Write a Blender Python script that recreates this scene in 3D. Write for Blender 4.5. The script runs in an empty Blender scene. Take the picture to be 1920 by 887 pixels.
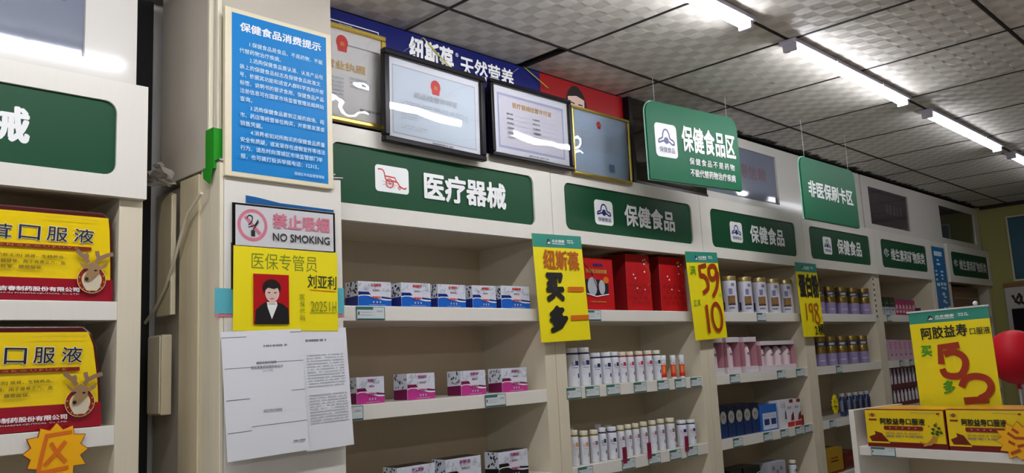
import bpy, bmesh, math, random
from mathutils import Matrix, Vector
random.seed(7)
R = math.radians
C = bpy.context.scene.collection
scene = bpy.context.scene

# ------------------------------------------------------------------ camera
U = 2.1            # metres from the camera to the cabinet fronts
CZ = 1.55          # camera height
FPX = 1582.43
PITCH, ROLL, YAW = 0.150233573, 0.0498951, -0.797598
M3 = Matrix.Rotation(YAW, 3, 'Z') @ Matrix.Rotation(PITCH, 3, 'X') @ Matrix.Rotation(ROLL, 3, 'Y')
cam_d = bpy.data.cameras.new('camera'); cam = bpy.data.objects.new('camera', cam_d); C.objects.link(cam)
cam_d.sensor_width = 36; cam_d.lens = 36 * FPX / 1920; cam_d.clip_start = 0.05
_m = Matrix((M3.col[0], M3.col[2], -M3.col[1])).transposed().to_4x4()
_m.translation = (0, 0, CZ); cam.matrix_world = _m
scene.camera = cam

# ------------------------------------------------------------------ world, exposure
w = bpy.data.worlds.new('world'); scene.world = w; w.use_nodes = True
w.node_tree.nodes['Background'].inputs[0].default_value = (0.6, 0.7, 0.8, 1)
w.node_tree.nodes['Background'].inputs[1].default_value = 0.02
vs = scene.view_settings
vs.view_transform = 'Standard'; vs.look = 'None'; vs.gamma = 1; vs.use_curve_mapping = False
vs.exposure = -0.1
TUBE = 72.0        # brightness of the ceiling tubes

# ------------------------------------------------------------------ pixel -> place
def ray(px, py): return M3 @ Vector(((px - 960) / FPX, 1, -(py - 443.5) / FPX))
def atY(px, py, Y): r = ray(px, py); k = Y / r.y; return Vector((r.x * k, Y, CZ + r.z * k))
def atX(px, py, X): r = ray(px, py); k = X / r.x; return Vector((X, r.y * k, CZ + r.z * k))
def wz(z): return CZ + z * U
Y0 = U

# ------------------------------------------------------------------ materials
def lin(c): return tuple((v / 255 / 12.92 if v / 255 <= 0.04045 else ((v / 255 + 0.055) / 1.055) ** 2.4) for v in c)
MATS = {}
def mat(name, rgb, rough=0.5, metal=0.0, spec=0.5, vary=0.06, scale=30, stretch=None, bump=0.0, emit=0, alpha=1, trans=0, coat=0):
    if name in MATS: return MATS[name]
    m = bpy.data.materials.new(name); m.use_nodes = True; nt = m.node_tree; b = nt.nodes['Principled BSDF']
    c = lin(rgb)
    b.inputs['Roughness'].default_value = rough; b.inputs['Metallic'].default_value = metal
    b.inputs['Specular IOR Level'].default_value = spec; b.inputs['Coat Weight'].default_value = coat
    b.inputs['Coat Roughness'].default_value = 0.05
    b.inputs['Transmission Weight'].default_value = trans; b.inputs['Alpha'].default_value = alpha
    if emit:
        b.inputs['Emission Color'].default_value = (*c, 1); b.inputs['Emission Strength'].default_value = emit
    tc = nt.nodes.new('ShaderNodeTexCoord'); mp = nt.nodes.new('ShaderNodeMapping')
    mp.inputs['Scale'].default_value = stretch or (1, 1, 1)
    nz = nt.nodes.new('ShaderNodeTexNoise'); nz.inputs['Scale'].default_value = scale; nz.inputs['Detail'].default_value = 3
    mx = nt.nodes.new('ShaderNodeMix'); mx.data_type = 'RGBA'
    mx.inputs[6].default_value = (*[v * (1 - vary) for v in c], 1); mx.inputs[7].default_value = (*[min(1, v * (1 + vary)) for v in c], 1)
    L = nt.links.new
    L(tc.outputs['Object'], mp.inputs[0]); L(mp.outputs[0], nz.inputs['Vector']); L(nz.outputs[0], mx.inputs[0])
    L(mx.outputs[2], b.inputs['Base Color'])
    if bump:
        bp = nt.nodes.new('ShaderNodeBump'); bp.inputs['Strength'].default_value = bump; bp.inputs['Distance'].default_value = 0.01
        L(nz.outputs[0], bp.inputs['Height']); L(bp.outputs[0], b.inputs['Normal'])
    MATS[name] = m; return m

WHITE = mat('white_laminate', (226, 223, 214), 0.18, spec=0.35, vary=0.025, scale=6, stretch=(25, 25, 1))
STILE = mat('cream_grain_board', (216, 207, 184), 0.3, spec=0.35, vary=0.04, scale=6, stretch=(25, 25, 1))
INNER = mat('cream_board_interior', (200, 184, 156), 0.5, vary=0.03, scale=5, stretch=(20, 20, 1))
HEADW = mat('white_header_gloss', (216, 213, 206), 0.12, spec=0.3, vary=0.02, scale=4)
GREEN = mat('sign_green', (3, 68, 38), 0.5, spec=0.3, vary=0.04, scale=3)
HGREEN = mat('hanging_green', (5, 98, 64), 0.5, spec=0.25, vary=0.05, scale=2)
TEAL = mat('teal_print', (44, 138, 120), 0.4)
PWHITE = mat('print_white', (236, 238, 238), 0.4, vary=0.01)
PBLACK = mat('print_black', (22, 20, 20), 0.5)
PGREY = mat('print_grey', (120, 122, 128), 0.5)
PLGREY = mat('print_pale_grey', (178, 182, 190), 0.5)
PRED = mat('print_red', (196, 36, 30), 0.4)
PDRED = mat('print_dark_red', (128, 26, 18), 0.4)
PORANGE = mat('print_orange', (214, 108, 24), 0.4)
PGREEN = mat('print_marker_green', (62, 150, 30), 0.4)
PGOLD = mat('print_gold', (190, 150, 60), 0.4)
PPINK = mat('print_pink', (206, 118, 138), 0.4)
PNAVY = mat('print_navy', (28, 34, 110), 0.4)
PTEXT = mat('print_lettering_pale_cyan', (206, 232, 242), 0.45, vary=0.01)
YPAPER = mat('yellow_paper', (240, 222, 12), 0.45, vary=0.03, scale=6)
PAPER = mat('white_paper', (226, 228, 234), 0.6, vary=0.02, scale=5)
PAPER2 = mat('certificate_paper', (206, 216, 226), 0.5, vary=0.03, scale=4)
PAPER3 = mat('certificate_paper_violet', (216, 214, 224), 0.5, vary=0.02, scale=4)
CREAM = mat('cream_edge', (226, 216, 186), 0.4)
BLUEB = mat('poster_blue', (8, 124, 194), 0.5, spec=0.25, vary=0.03, scale=2)
BLACKF = mat('black_lacquer_frame', (16, 12, 16), 0.3, spec=0.2)
GOLDF = mat('gold_frame', (206, 178, 84), 0.28, metal=0.85, vary=0.12, scale=20)
BLUEBAN = mat('banner_blue', (10, 20, 92), 0.35, spec=0.3, vary=0.12, scale=1.5)
REDBAN = mat('banner_red', (146, 16, 20), 0.35, spec=0.3, vary=0.06, scale=3)
DARKMIR = mat('dark_bronze_glass', (52, 44, 36), 0.06, metal=0.55, vary=0.3, scale=3)
BLACK = mat('black_void', (14, 13, 12), 0.8)
DARKMET = mat('dark_frame', (36, 28, 24), 0.3)
WOODC = mat('cream_wood', (228, 220, 196), 0.45, vary=0.1, scale=4, stretch=(30, 30, 1))
WOODC2 = mat('cream_wood_yellowed', (214, 202, 170), 0.5, vary=0.1, scale=4, stretch=(20, 20, 1))
COLP = mat('column_paint', (196, 188, 174), 0.45, vary=0.04, scale=4)
TAPE = mat('green_tape', (34, 150, 34), 0.35, vary=0.05)
CABLE = mat('cable_white', (214, 206, 184), 0.4)
PLASTIC = mat('clear_bag', (176, 170, 158), 0.12, vary=0.15, alpha=0.7)
STRING = mat('fishing_line', (200, 205, 205), 0.3, alpha=0.55)
HOUSING = mat('lamp_housing', (222, 218, 236), 0.4)
def tubem(k): return mat('lamp_tube_%02d' % round(k * 10), (245, 245, 250), 0.5, vary=0, emit=TUBE * k)
YWALL = mat('wall_yellow_green', (168, 164, 96), 0.6, vary=0.06, scale=2)
PLASTER = mat('plaster', (206, 204, 198), 0.7, vary=0.03, scale=3)
FLOORM = mat('floor_tile_beige', (178, 172, 164), 0.3, vary=0.04, scale=2)
GRIDM = mat('ceiling_runner', (40, 37, 36), 0.6, spec=0.2)

def glassmat(name, rough, bump, scale, fac):
    m = bpy.data.materials.new(name); m.use_nodes = True; nt = m.node_tree; L = nt.links.new
    for n in list(nt.nodes): nt.nodes.remove(n)
    out = nt.nodes.new('ShaderNodeOutputMaterial'); mx = nt.nodes.new('ShaderNodeMixShader')
    tr = nt.nodes.new('ShaderNodeBsdfTransparent'); gl = nt.nodes.new('ShaderNodeBsdfGlossy'); gl.inputs['Roughness'].default_value = rough
    fr = nt.nodes.new('ShaderNodeFresnel'); fr.inputs['IOR'].default_value = fac
    tc = nt.nodes.new('ShaderNodeTexCoord'); nz = nt.nodes.new('ShaderNodeTexNoise'); nz.inputs['Scale'].default_value = scale; nz.inputs['Detail'].default_value = 0.5
    bp = nt.nodes.new('ShaderNodeBump'); bp.inputs['Strength'].default_value = bump; bp.inputs['Distance'].default_value = 0.02
    L(tc.outputs['Object'], nz.inputs['Vector']); L(nz.outputs[0], bp.inputs['Height']); L(bp.outputs[0], gl.inputs['Normal']); L(bp.outputs[0], fr.inputs['Normal'])
    L(fr.outputs[0], mx.inputs[0]); L(tr.outputs[0], mx.inputs[1]); L(gl.outputs[0], mx.inputs[2]); L(mx.outputs[0], out.inputs[0])
    return m
GLASS = glassmat('wavy_acrylic', 0.02, 0.10, 7, 1.5)
GLASS2 = glassmat('crumpled_film', 0.03, 0.3, 13, 1.6)

def screenmat(name, rgb):
    m = mat(name, rgb, 0.05, spec=0.6, vary=0.12, scale=2.5, bump=0.01); return m
SCREEN = screenmat('display_grey_blue', (120, 126, 142))
SCREEN2 = screenmat('display_brown_grey', (74, 66, 72))
SCREEN3 = screenmat('display_dark', (40, 44, 44))

def ceilmat():
    m = bpy.data.materials.new('ceiling_tile_pattern'); m.use_nodes = True; nt = m.node_tree; L = nt.links.new
    b = nt.nodes['Principled BSDF']
    tc = nt.nodes.new('ShaderNodeTexCoord'); sp = nt.nodes.new('ShaderNodeSeparateXYZ'); L(tc.outputs['Object'], sp.inputs[0])
    def mth(op, a, b_=None):
        n = nt.nodes.new('ShaderNodeMath'); n.operation = op
        for i, v in enumerate((a, b_)):
            if v is None: continue
            if isinstance(v, (int, float)): n.inputs[i].default_value = v
            else: L(v, n.inputs[i])
        return n.outputs[0]
    k = 2 * math.pi / 0.097
    sx = mth('SINE', mth('MULTIPLY', sp.outputs[0], k)); sy = mth('SINE', mth('MULTIPLY', sp.outputs[1], k * 0.866))
    p = mth('MULTIPLY', sx, sy)
    cxx = mth('COSINE', mth('MULTIPLY', sp.outputs[0], k * 0.5)); 
    q = mth('ADD', mth('MULTIPLY', p, 2.2), 0.5)
    rmp = nt.nodes.new('ShaderNodeClamp'); L(q, rmp.inputs[0])
    mx = nt.nodes.new('ShaderNodeMix'); mx.data_type = 'RGBA'
    mx.inputs[6].default_value = (*lin((196, 192, 184)), 1); mx.inputs[7].default_value = (*lin((218, 214, 206)), 1)
    L(rmp.outputs[0], mx.inputs[0]); L(mx.outputs[2], b.inputs['Base Color'])
    rr = nt.nodes.new('ShaderNodeMapRange'); rr.inputs[3].default_value = 0.6; rr.inputs[4].default_value = 0.42; b.inputs['Specular IOR Level'].default_value = 0.4
    L(rmp.outputs[0], rr.inputs[0]); L(rr.outputs[0], b.inputs['Roughness'])
    bp = nt.nodes.new('ShaderNodeBump'); bp.inputs['Strength'].default_value = 0.25; bp.inputs['Distance'].default_value = 0.004
    L(rmp.outputs[0], bp.inputs['Height']); L(bp.outputs[0], b.inputs['Normal'])
    return m
CEIL = ceilmat()

# ------------------------------------------------------------------ mesh helpers
class MB:
    def __init__(s): s.v = []; s.f = []
    def add(s, v, f):
        n = len(s.v); s.v += [tuple(p) for p in v]; s.f += [tuple(i + n for i in q) for q in f]; return s
    def box(s, x0, x1, y0, y1, z0, z1):
        v = [(x, y, z) for z in (z0, z1) for y in (y0, y1) for x in (x0, x1)]
        return s.add(v, [(0, 2, 3, 1), (4, 5, 7, 6), (0, 1, 5, 4), (2, 6, 7, 3), (0, 4, 6, 2), (1, 3, 7, 5)])
    def prism(s, poly, y0, y1):           # poly in (x,z), counter-clockwise seen from -Y
        n = len(poly)
        v = [(x, y0, z) for x, z in poly] + [(x, y1, z) for x, z in poly]
        f = [tuple(range(n)), tuple(range(2 * n - 1, n - 1, -1))] + [(i, i + n, (i + 1) % n + n, (i + 1) % n) for i in range(n)]
        return s.add(v, f)
    def prismx(s, poly, x0, x1):          # poly in (y,z)
        n = len(poly)
        v = [(x0, y, z) for y, z in poly] + [(x1, y, z) for y, z in poly]
        return s.add(v, [tuple(range(n)), tuple(range(2 * n - 1, n - 1, -1))] + [(i, i + n, (i + 1) % n + n, (i + 1) % n) for i in range(n)])
    def lathe(s, prof, n=20, c=(0, 0)):
        v = [(c[0] + r * math.cos(2 * math.pi * k / n), c[1] + r * math.sin(2 * math.pi * k / n), z) for r, z in prof for k in range(n)]
        f = [(i * n + k, i * n + (k + 1) % n, (i + 1) * n + (k + 1) % n, (i + 1) * n + k) for i in range(len(prof) - 1) for k in range(n)]
        f.append(tuple(range(n - 1, -1, -1))); m = (len(prof) - 1) * n; f.append(tuple(range(m, m + n)))
        return s.add(v, f)
    def tube(s, pts, r, n=8):
        pts = [Vector(p) for p in pts]; v = []; 
        for i, p in enumerate(pts):
            t = (pts[min(i + 1, len(pts) - 1)] - pts[max(i - 1, 0)]).normalized()
            a = t.cross(Vector((0.31, 0.2, 0.93))).normalized(); b = t.cross(a)
            v += [p + (a * math.cos(2 * math.pi * k / n) + b * math.sin(2 * math.pi * k / n)) * r for k in range(n)]
        f = [(i * n + k, i * n + (k + 1) % n, (i + 1) * n + (k + 1) % n, (i + 1) * n + k) for i in range(len(pts) - 1) for k in range(n)]
        f += [tuple(range(n - 1, -1, -1)), tuple(range((len(pts) - 1) * n, len(pts) * n))]
        return s.add(v, f)
    def patch(s, r, a0, a1, z0, z1, n=8):   # piece of a cylinder wall, angle 0 faces -Y
        v = []
        for k in range(n + 1):
            a = R(a0 + (a1 - a0) * k / n)
            v += [(r * math.sin(a), -r * math.cos(a), z0), (r * math.sin(a), -r * math.cos(a), z1)]
        return s.add(v, [(2 * k, 2 * k + 2, 2 * k + 3, 2 * k + 1) for k in range(n)])
    def flat(s, poly, y): return s.add([(x, y, z) for x, z in poly], [tuple(range(len(poly)))])
    def holed(s, x0, x1, z0, z1, hole, rad, y0, y1):   # board with one rounded hole
        hx0, hx1, hz0, hz1 = hole
        inn = rrect(hx0, hx1, hz0, hz1, rad, 5)
        cx, cz = (hx0 + hx1) / 2, (hz0 + hz1) / 2
        # split ring into four sides so that corners stay square
        out = []
        for x, z in inn:
            fx = (x - cx) / ((hx1 - hx0) / 2); fz = (z - cz) / ((hz1 - hz0) / 2)
            if abs(fx) >= abs(fz): X = x1 if fx > 0 else x0; t = (X - cx) / (x - cx); Z = cz + (z - cz) / max(abs(fx), 1e-6) * ((z1 - cz) if z > cz else (cz - z0)) / ((hz1 - hz0) / 2)
            else: Z = z1 if fz > 0 else z0; X = cx + (x - cx) / max(abs(fz), 1e-6) * ((x1 - cx) if x > cx else (cx - x0)) / ((hx1 - hx0) / 2)
            out.append((min(max(X, x0), x1), min(max(Z, z0), z1)))
        # snap the outer point of each rounded corner's middle to the true corner
        for (X, Z) in ((x0, z0), (x0, z1), (x1, z0), (x1, z1)):
            i = min(range(len(out)), key=lambda k: (out[k][0] - X) ** 2 + (out[k][1] - Z) ** 2); out[i] = (X, Z)
        n = len(inn)
        v = [(x, y0, z) for x, z in inn] + [(x, y0, z) for x, z in out] + [(x, y1, z) for x, z in inn] + [(x, y1, z) for x, z in out]
        f = []
        for i in range(n):
            j = (i + 1) % n
            f += [(i, n + i, n + j, j), (i, j, 2 * n + j, 2 * n + i), (n + i, 3 * n + i, 3 * n + j, n + j), (2 * n + i, 2 * n + j, 3 * n + j, 3 * n + i)]
        return s.add(v, f)
    def mesh(s, name, m, bevel=0, smooth=False, fix=True):
        me = bpy.data.meshes.new(name); me.from_pydata(s.v, [], s.f)
        if bevel or fix:
            bm = bmesh.new(); bm.from_mesh(me)
            if bevel: bmesh.ops.bevel(bm, geom=list(bm.edges), offset=bevel, segments=2, affect='EDGES', profile=0.5, clamp_overlap=True)
            bmesh.ops.recalc_face_normals(bm, faces=bm.faces); bm.to_mesh(me); bm.free()
        if smooth:
            me.polygons.foreach_set('use_smooth', [True] * len(me.polygons))
            try: me.set_sharp_from_angle(angle=R(40))
            except Exception: pass
        me.materials.append(m); return me
    def build(s, name, m, parent=None, loc=None, bevel=0, smooth=False, fix=True):
        o = bpy.data.objects.new(name, s.mesh(name, m, bevel, smooth, fix)); C.objects.link(o)
        if parent: o.parent = parent
        if loc: o.location = loc
        return o

def rrect(x0, x1, z0, z1, r, n=4):
    p = []
    for cx, cz, a in ((x1 - r, z0 + r, -90), (x1 - r, z1 - r, 0), (x0 + r, z1 - r, 90), (x0 + r, z0 + r, 180)):
        p += [(cx + r * math.cos(R(a + 90 * k / n)), cz + r * math.sin(R(a + 90 * k / n))) for k in range(n + 1)]
    return p
def ell(cx, cz, rx, rz, n=20, a0=0, a1=360):
    return [(cx + rx * math.cos(R(a0 + (a1 - a0) * k / n)), cz + rz * math.sin(R(a0 + (a1 - a0) * k / n))) for k in range(n + (a1 - a0 != 360))]
def smooth_line(p):
    if len(p) < 5: return p
    out = []
    for i in range(len(p) - 1):
        a, b, c, d = p[max(i - 1, 0)], p[i], p[i + 1], p[min(i + 2, len(p) - 1)]
        for k in range(4):
            t = k / 4; out.append(tuple(0.5 * (2 * b[j] + (c[j] - a[j]) * t + (2 * a[j] - 5 * b[j] + 4 * c[j] - d[j]) * t * t + (3 * b[j] - a[j] - 3 * c[j] + d[j]) * t ** 3) for j in (0, 1)))
    return out + [p[-1]]
def stroke_quads(pts, wd):
    if not isinstance(wd, (list, tuple)): pts = smooth_line([tuple(q) for q in pts])
    pts = [Vector(p) for p in pts]; out = []
    nr = []
    for i in range(len(pts)):
        t = (pts[min(i + 1, len(pts) - 1)] - pts[max(i - 1, 0)])
        t = t.normalized() if t.length > 1e-9 else Vector((1, 0)); nr.append(Vector((-t.y, t.x)))
    for i in range(len(pts) - 1):
        w0 = wd[i] if isinstance(wd, (list, tuple)) else wd; w1 = wd[i + 1] if isinstance(wd, (list, tuple)) else wd
        out.append([tuple(pts[i] - nr[i] * w0 / 2), tuple(pts[i + 1] - nr[i + 1] * w1 / 2), tuple(pts[i + 1] + nr[i + 1] * w1 / 2), tuple(pts[i] + nr[i] * w0 / 2)])
    return out

def tag(o, label, cat, group=None, kind=None):
    o['label'] = label; o['category'] = cat
    if group: o['group'] = group
    if kind: o['kind'] = kind
    return o
def thing(name, label, cat, loc, rotz=0, group=None, rotx=0, roty=0):
    o = bpy.data.objects.new(name, None); C.objects.link(o); o.empty_display_size = 0.05
    o.location = loc; o.rotation_euler = (rotx, roty, rotz); return tag(o, label, cat, group)
def copy_tree(o, parent=None):
    c = o.copy(); C.objects.link(c); c.parent = parent
    for ch in [x for x in o.children]: copy_tree(ch, c)
    return c
def struct(name, mb, m, **k):
    o = mb.build(name, m, **k); o['kind'] = 'structure'; return o

_tc = {}; _tn = {}
def vs_n(body, bold, res, spacing): return _tn[(body, bold, res, spacing)]
def glyphs(body, bold=0.0, res=2, spacing=1.0):
    key = (body, bold, res, spacing)
    if key not in _tc:
        c = bpy.data.curves.new('t', 'FONT'); c.body = body; c.resolution_u = res; c.space_character = spacing; c.align_x = 'LEFT'
        o = bpy.data.objects.new('t', c); me = o.to_mesh()
        v0 = [(p.co.x, p.co.y) for p in me.vertices]; f0 = [tuple(p.vertices) for p in me.polygons]
        o.to_mesh_clear(); bpy.data.objects.remove(o); bpy.data.curves.remove(c)
        v, f = list(v0), list(f0); _tn[key] = len(v0)
        if bold > 0:                        # heavier strokes: the glyph laid over itself, shifted all round
            nd = 8 if bold >= 0.02 else 4
            for k in range(nd):
                dx, dy = bold * math.cos(2 * math.pi * (k + 0.5) / nd), bold * math.sin(2 * math.pi * (k + 0.5) / nd); n0 = len(v)
                v += [(x + dx, y + dy) for x, y in v0]; f += [tuple(i + n0 for i in q) for q in f0]
        x0 = min(p[0] for p in v); x1 = max(p[0] for p in v); y0 = min(p[1] for p in v); y1 = max(p[1] for p in v)
        _tc[key] = ([((x - x0) / (x1 - x0), (y - y0) / max(y1 - y0, 1e-6)) for x, y in v], f)
    return _tc[key]

SPLIT = {'deer_ear', 'carton_band', 'crease_line', 'orange_bar', 'gelatin_block', 'printed_block', 'text_block', 'printed_mark'}
class Face:
    """flat printing on the front (-Y) of a thing: u runs right, v runs down, both 0..1"""
    def __init__(s, parent, W, H, x0=0, z0=0, y=0, step=0.0004):
        s.p, s.W, s.H, s.x0, s.z0, s.y, s.step = parent, W, H, x0, z0, y, step
    def lay(s): s.y -= s.step; return s.y
    def pt(s, u, v): return (s.x0 + u * s.W, s.z0 + (1 - v) * s.H)
    def polys(s, ps, m, name='printed_shape', same=False):
        y = s.y if same else s.lay(); mb = MB()
        if name in SPLIT:
            for i, p in enumerate(ps): o = MB().flat([s.pt(*q) for q in p], y - 0.00002 * i).build(name, m, s.p, fix=False)
            return o
        for i, p in enumerate(ps): mb.flat([s.pt(*q) for q in p], y - 0.00012 * i / len(ps))
        return mb.build(name, m, s.p, fix=False)
    def rect(s, u0, u1, v0, v1, m, name='printed_band'): return s.polys([[(u0, v1), (u1, v1), (u1, v0), (u0, v0)]], m, name)
    def rrect(s, u0, u1, v0, v1, r, m, name='printed_panel'):
        a = s.pt(u0, v1); b = s.pt(u1, v0); y = s.lay(); return MB().flat(rrect(a[0], b[0], a[1], b[1], r), y).build(name, m, s.p, fix=False)
    def frame(s, u0, u1, v0, v1, t, m, name='printed_border'):
        a = s.pt(u0, v1); b = s.pt(u1, v0); y = s.lay(); mb = MB()
        for q in ((a[0], b[0], a[1], a[1] + t), (a[0], b[0], b[1] - t, b[1]), (a[0], a[0] + t, a[1] + t, b[1] - t), (b[0] - t, b[0], a[1] + t, b[1] - t)):
            mb.flat([(q[0], q[2]), (q[1], q[2]), (q[1], q[3]), (q[0], q[3])], y)
        return mb.build(name, m, s.p, fix=False)
    def rects(s, L, m, name='printed_line'):
        return s.polys([[(a, d), (b, d), (b, c), (a, c)] for a, b, c, d in L], m, name)
    def disc(s, u, v, r, m, rz=None, name='printed_disc', n=20):
        c = s.pt(u, v); y = s.lay(); return MB().flat(ell(c[0], c[1], r, rz or r, n), y).build(name, m, s.p, fix=False)
    def strokes(s, L, wd, m, name='drawn_stroke'):     # L: list of polylines in (u,v); wd in metres
        y = s.lay(); mb = MB()
        if len(L) > 1 and not isinstance(wd, list) and wd > 0.0075:
            for pl in L: o = s.strokes([pl], wd, m, name)
            return o
        for i, pl in enumerate(L):
            qs = stroke_quads([s.pt(*p) for p in pl], wd)
            for j, q in enumerate(qs): mb.flat(q, y - 0.0002 * (i + j / len(qs)) / len(L))
        return mb.build(name, m, s.p, fix=False)
    def ring(s, u, v, r, wd, m, rz=None, name='printed_ring'):
        c = s.pt(u, v); y = s.lay(); mb = MB(); rz = rz or r
        e0 = ell(c[0], c[1], r, rz, 24); e1 = ell(c[0], c[1], r - wd, rz - wd, 24)
        for k in range(24): j = (k + 1) % 24; mb.flat([e0[k], e0[j], e1[j], e1[k]], y)
        return mb.build(name, m, s.p, fix=False)
    def text(s, body, u0, u1, v0, v1, m, bold=0.02, res=2, rot=0, shear=0, name='lettering', spacing=1.0):
        vs_, fs = glyphs(body, bold, res, spacing); y = s.lay()
        a = s.pt(u0, v1); b = s.pt(u1, v0); cx, cz = (a[0] + b[0]) / 2, (a[1] + b[1]) / 2; W, H = b[0] - a[0], b[1] - a[1]
        cr, sr = math.cos(rot), math.sin(rot); out = []
        for gx, gy in vs_:
            lx = (gx - 0.5) * W + shear * (gy - 0.5) * H; lz = (gy - 0.5) * H
            out.append((cx + lx * cr - lz * sr, y, cz + lx * sr + lz * cr))
        nl = vs_n(body, bold, res, spacing); st = 0.0003 / max(1, len(out) / nl)
        out = [(x, yy - (i // nl) * st, z) for i, (x, yy, z) in enumerate(out)]
        return MB().add(out, fs).build(name, m, s.p, fix=False)
    def scribble(s, u0, u1, v0, v1, n, m, fill=0.6, name='small_print', seed=1):   # rows of tiny unreadable print
        rnd = random.Random(seed); L = []
        for k in range(n):
            va = v0 + (v1 - v0) * k / n; vb = va + (v1 - v0) / n * fill; u = u0
            while u < u1:
                du = (u1 - u0) * rnd.uniform(0.02, 0.05); 
                if rnd.random() < 0.86: L.append((u, min(u + du * 0.8, u1), va, vb))
                u += du
        return s.rects(L, m, name)
    def hatlogo(s, u0, u1, v0, v1, text=True):
        s.rrect(u0, u1, v0, v1, (u1 - u0) * s.W * 0.14, PWHITE, 'logo_panel')
        f = lambda a, b: (u0 + a * (u1 - u0), v0 + b * (v1 - v0))
        wd = (u1 - u0) * s.W * 0.055
        arch = [f(0.16 + 0.0 * k, 0.5) for k in range(1)] + [f(0.22, 0.47), f(0.33, 0.42), f(0.36, 0.3), f(0.42, 0.2), f(0.5, 0.17), f(0.58, 0.2), f(0.64, 0.3), f(0.67, 0.42), f(0.78, 0.47), f(0.84, 0.5), f(0.86, 0.6)]
        low = [f(0.16, 0.5), f(0.15, 0.58), f(0.24, 0.56), f(0.36, 0.52), f(0.46, 0.55)]
        low2 = [f(0.86, 0.6), f(0.76, 0.6), f(0.64, 0.53), f(0.55, 0.55)]
        s.strokes([arch, low, low2], wd, PNAVY, 'logo_hat')
        s.disc(*f(0.5, 0.5), (u1 - u0) * s.W * 0.11, PNAVY, name='logo_dot')
        if text: s.text('保健食品', *[q for q in (u0 + 0.16 * (u1 - u0), u0 + 0.86 * (u1 - u0))], v0 + 0.7 * (v1 - v0), v0 + 0.86 * (v1 - v0), PNAVY, bold=0, res=1)
    def brand(s, u0, u1, v0, v1):    # the chain's mark: black peak with a white star figure, name, two lines
        f = lambda a, b: (u0 + a * (u1 - u0), v0 + b * (v1 - v0))
        s.polys([[f(0, 1), f(0.16, 1), f(0.14, 0.6), f(0.09, 0.05), f(0.05, 0.1), f(0.01, 0.55)]], PBLACK, 'brand_peak')
        s.polys([[f(0.01, 0.75), f(0.07, 0.62), f(0.08, 0.35), f(0.1, 0.6), f(0.16, 0.62), f(0.12, 0.75), f(0.15, 0.97), f(0.085, 0.82), f(0.03, 0.97), f(0.055, 0.78)]], PWHITE, 'brand_star')
        s.text('众友健康', u0 + 0.2 * (u1 - u0), u0 + 0.66 * (u1 - u0), v0 + 0.12 * (v1 - v0), v0 + 0.62 * (v1 - v0), PWHITE, bold=0.03, res=1)
        s.rects([(u0 + 0.2 * (u1 - u0), u0 + 0.66 * (u1 - u0), v0 + 0.74 * (v1 - v0), v0 + 0.86 * (v1 - v0))], PWHITE, 'brand_line')
        s.scribble(u0 + 0.76 * (u1 - u0), u0 + (u1 - u0), v0 + 0.1 * (v1 - v0), v0 + 0.75 * (v1 - v0), 2, PWHITE, 0.6, 'brand_motto', 3)

# ------------------------------------------------------------------ the room
HC = 0.537                                 # ceiling above the camera, in U
XE, XL, YB, YF = 3.745 * U, -1.7 * U, 1.175 * U, -1.5 * U
ZC = wz(HC)
struct('floor', MB().box(XL, XE, YF, YB, -0.1, 0), FLOORM)
struct('wall_back', MB().box(XL, XE + 0.1, YB, YB + 0.1, 0, ZC + 0.2), PLASTER)
struct('wall_right', MB().box(XE, XE + 0.1, YF, YB, 0, ZC + 0.2), YWALL)
struct('wall_left', MB().box(XL - 0.1, XL, YF, YB, 0, ZC + 0.2), PLASTER)
struct('wall_front', MB().box(XL, XE, YF - 0.1, YF, 0, ZC + 0.2), PLASTER)
ceil = struct('ceiling', MB().box(XL, XE, YF, YB, ZC + 0.05, ZC + 0.15), PLASTER)
T = 0.2745 * U; GX0, GY0 = 1.0875 * U, 0.903 * U
xs = sorted({round(GX0 + T * k, 4) for k in range(-11, 11)}); ys = [GY0 + T * k for k in range(-9, 2)]
tile_me = {}
tw = 0.0125
for i in range(len(xs) - 1):
    for j in range(len(ys) - 1):
        x0, x1 = max(xs[i], XL), min(xs[i + 1], XE); y0, y1 = max(ys[j], YF), min(ys[j + 1], 1.012 * U)
        if x1 - x0 < 0.06 or y1 - y0 < 0.05: continue
        key = (round(x1 - x0, 3), round(y1 - y0, 3))
        if key not in tile_me:
            tile_me[key] = MB().box(tw / 2, x1 - x0 - tw / 2, tw / 2, y1 - y0 - tw / 2, 0, 0.012).mesh('ceiling_tile', CEIL, bevel=0.003)
        o = bpy.data.objects.new('ceiling_tile', tile_me[key]); C.objects.link(o); o.parent = ceil; o.location = (x0, y0, ZC)
        if abs(x1 - GX0) < 0.01 and abs(y0 - GY0) < 0.01: o.location.x -= 0.035      # a cut tile that does not quite fill its bay
for x in xs:
    if XL < x < XE: MB().box(x - 0.005, x + 0.005, YF, 1.01 * U, ZC - 0.0012, ZC + 0.012).build('ceiling_runner', GRIDM, ceil)
for y in ys:
    if YF < y < 1.01 * U: MB().box(XL, XE, y - 0.005, y + 0.005, ZC - 0.0016, ZC + 0.013).build('ceiling_runner', GRIDM, ceil)
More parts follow.
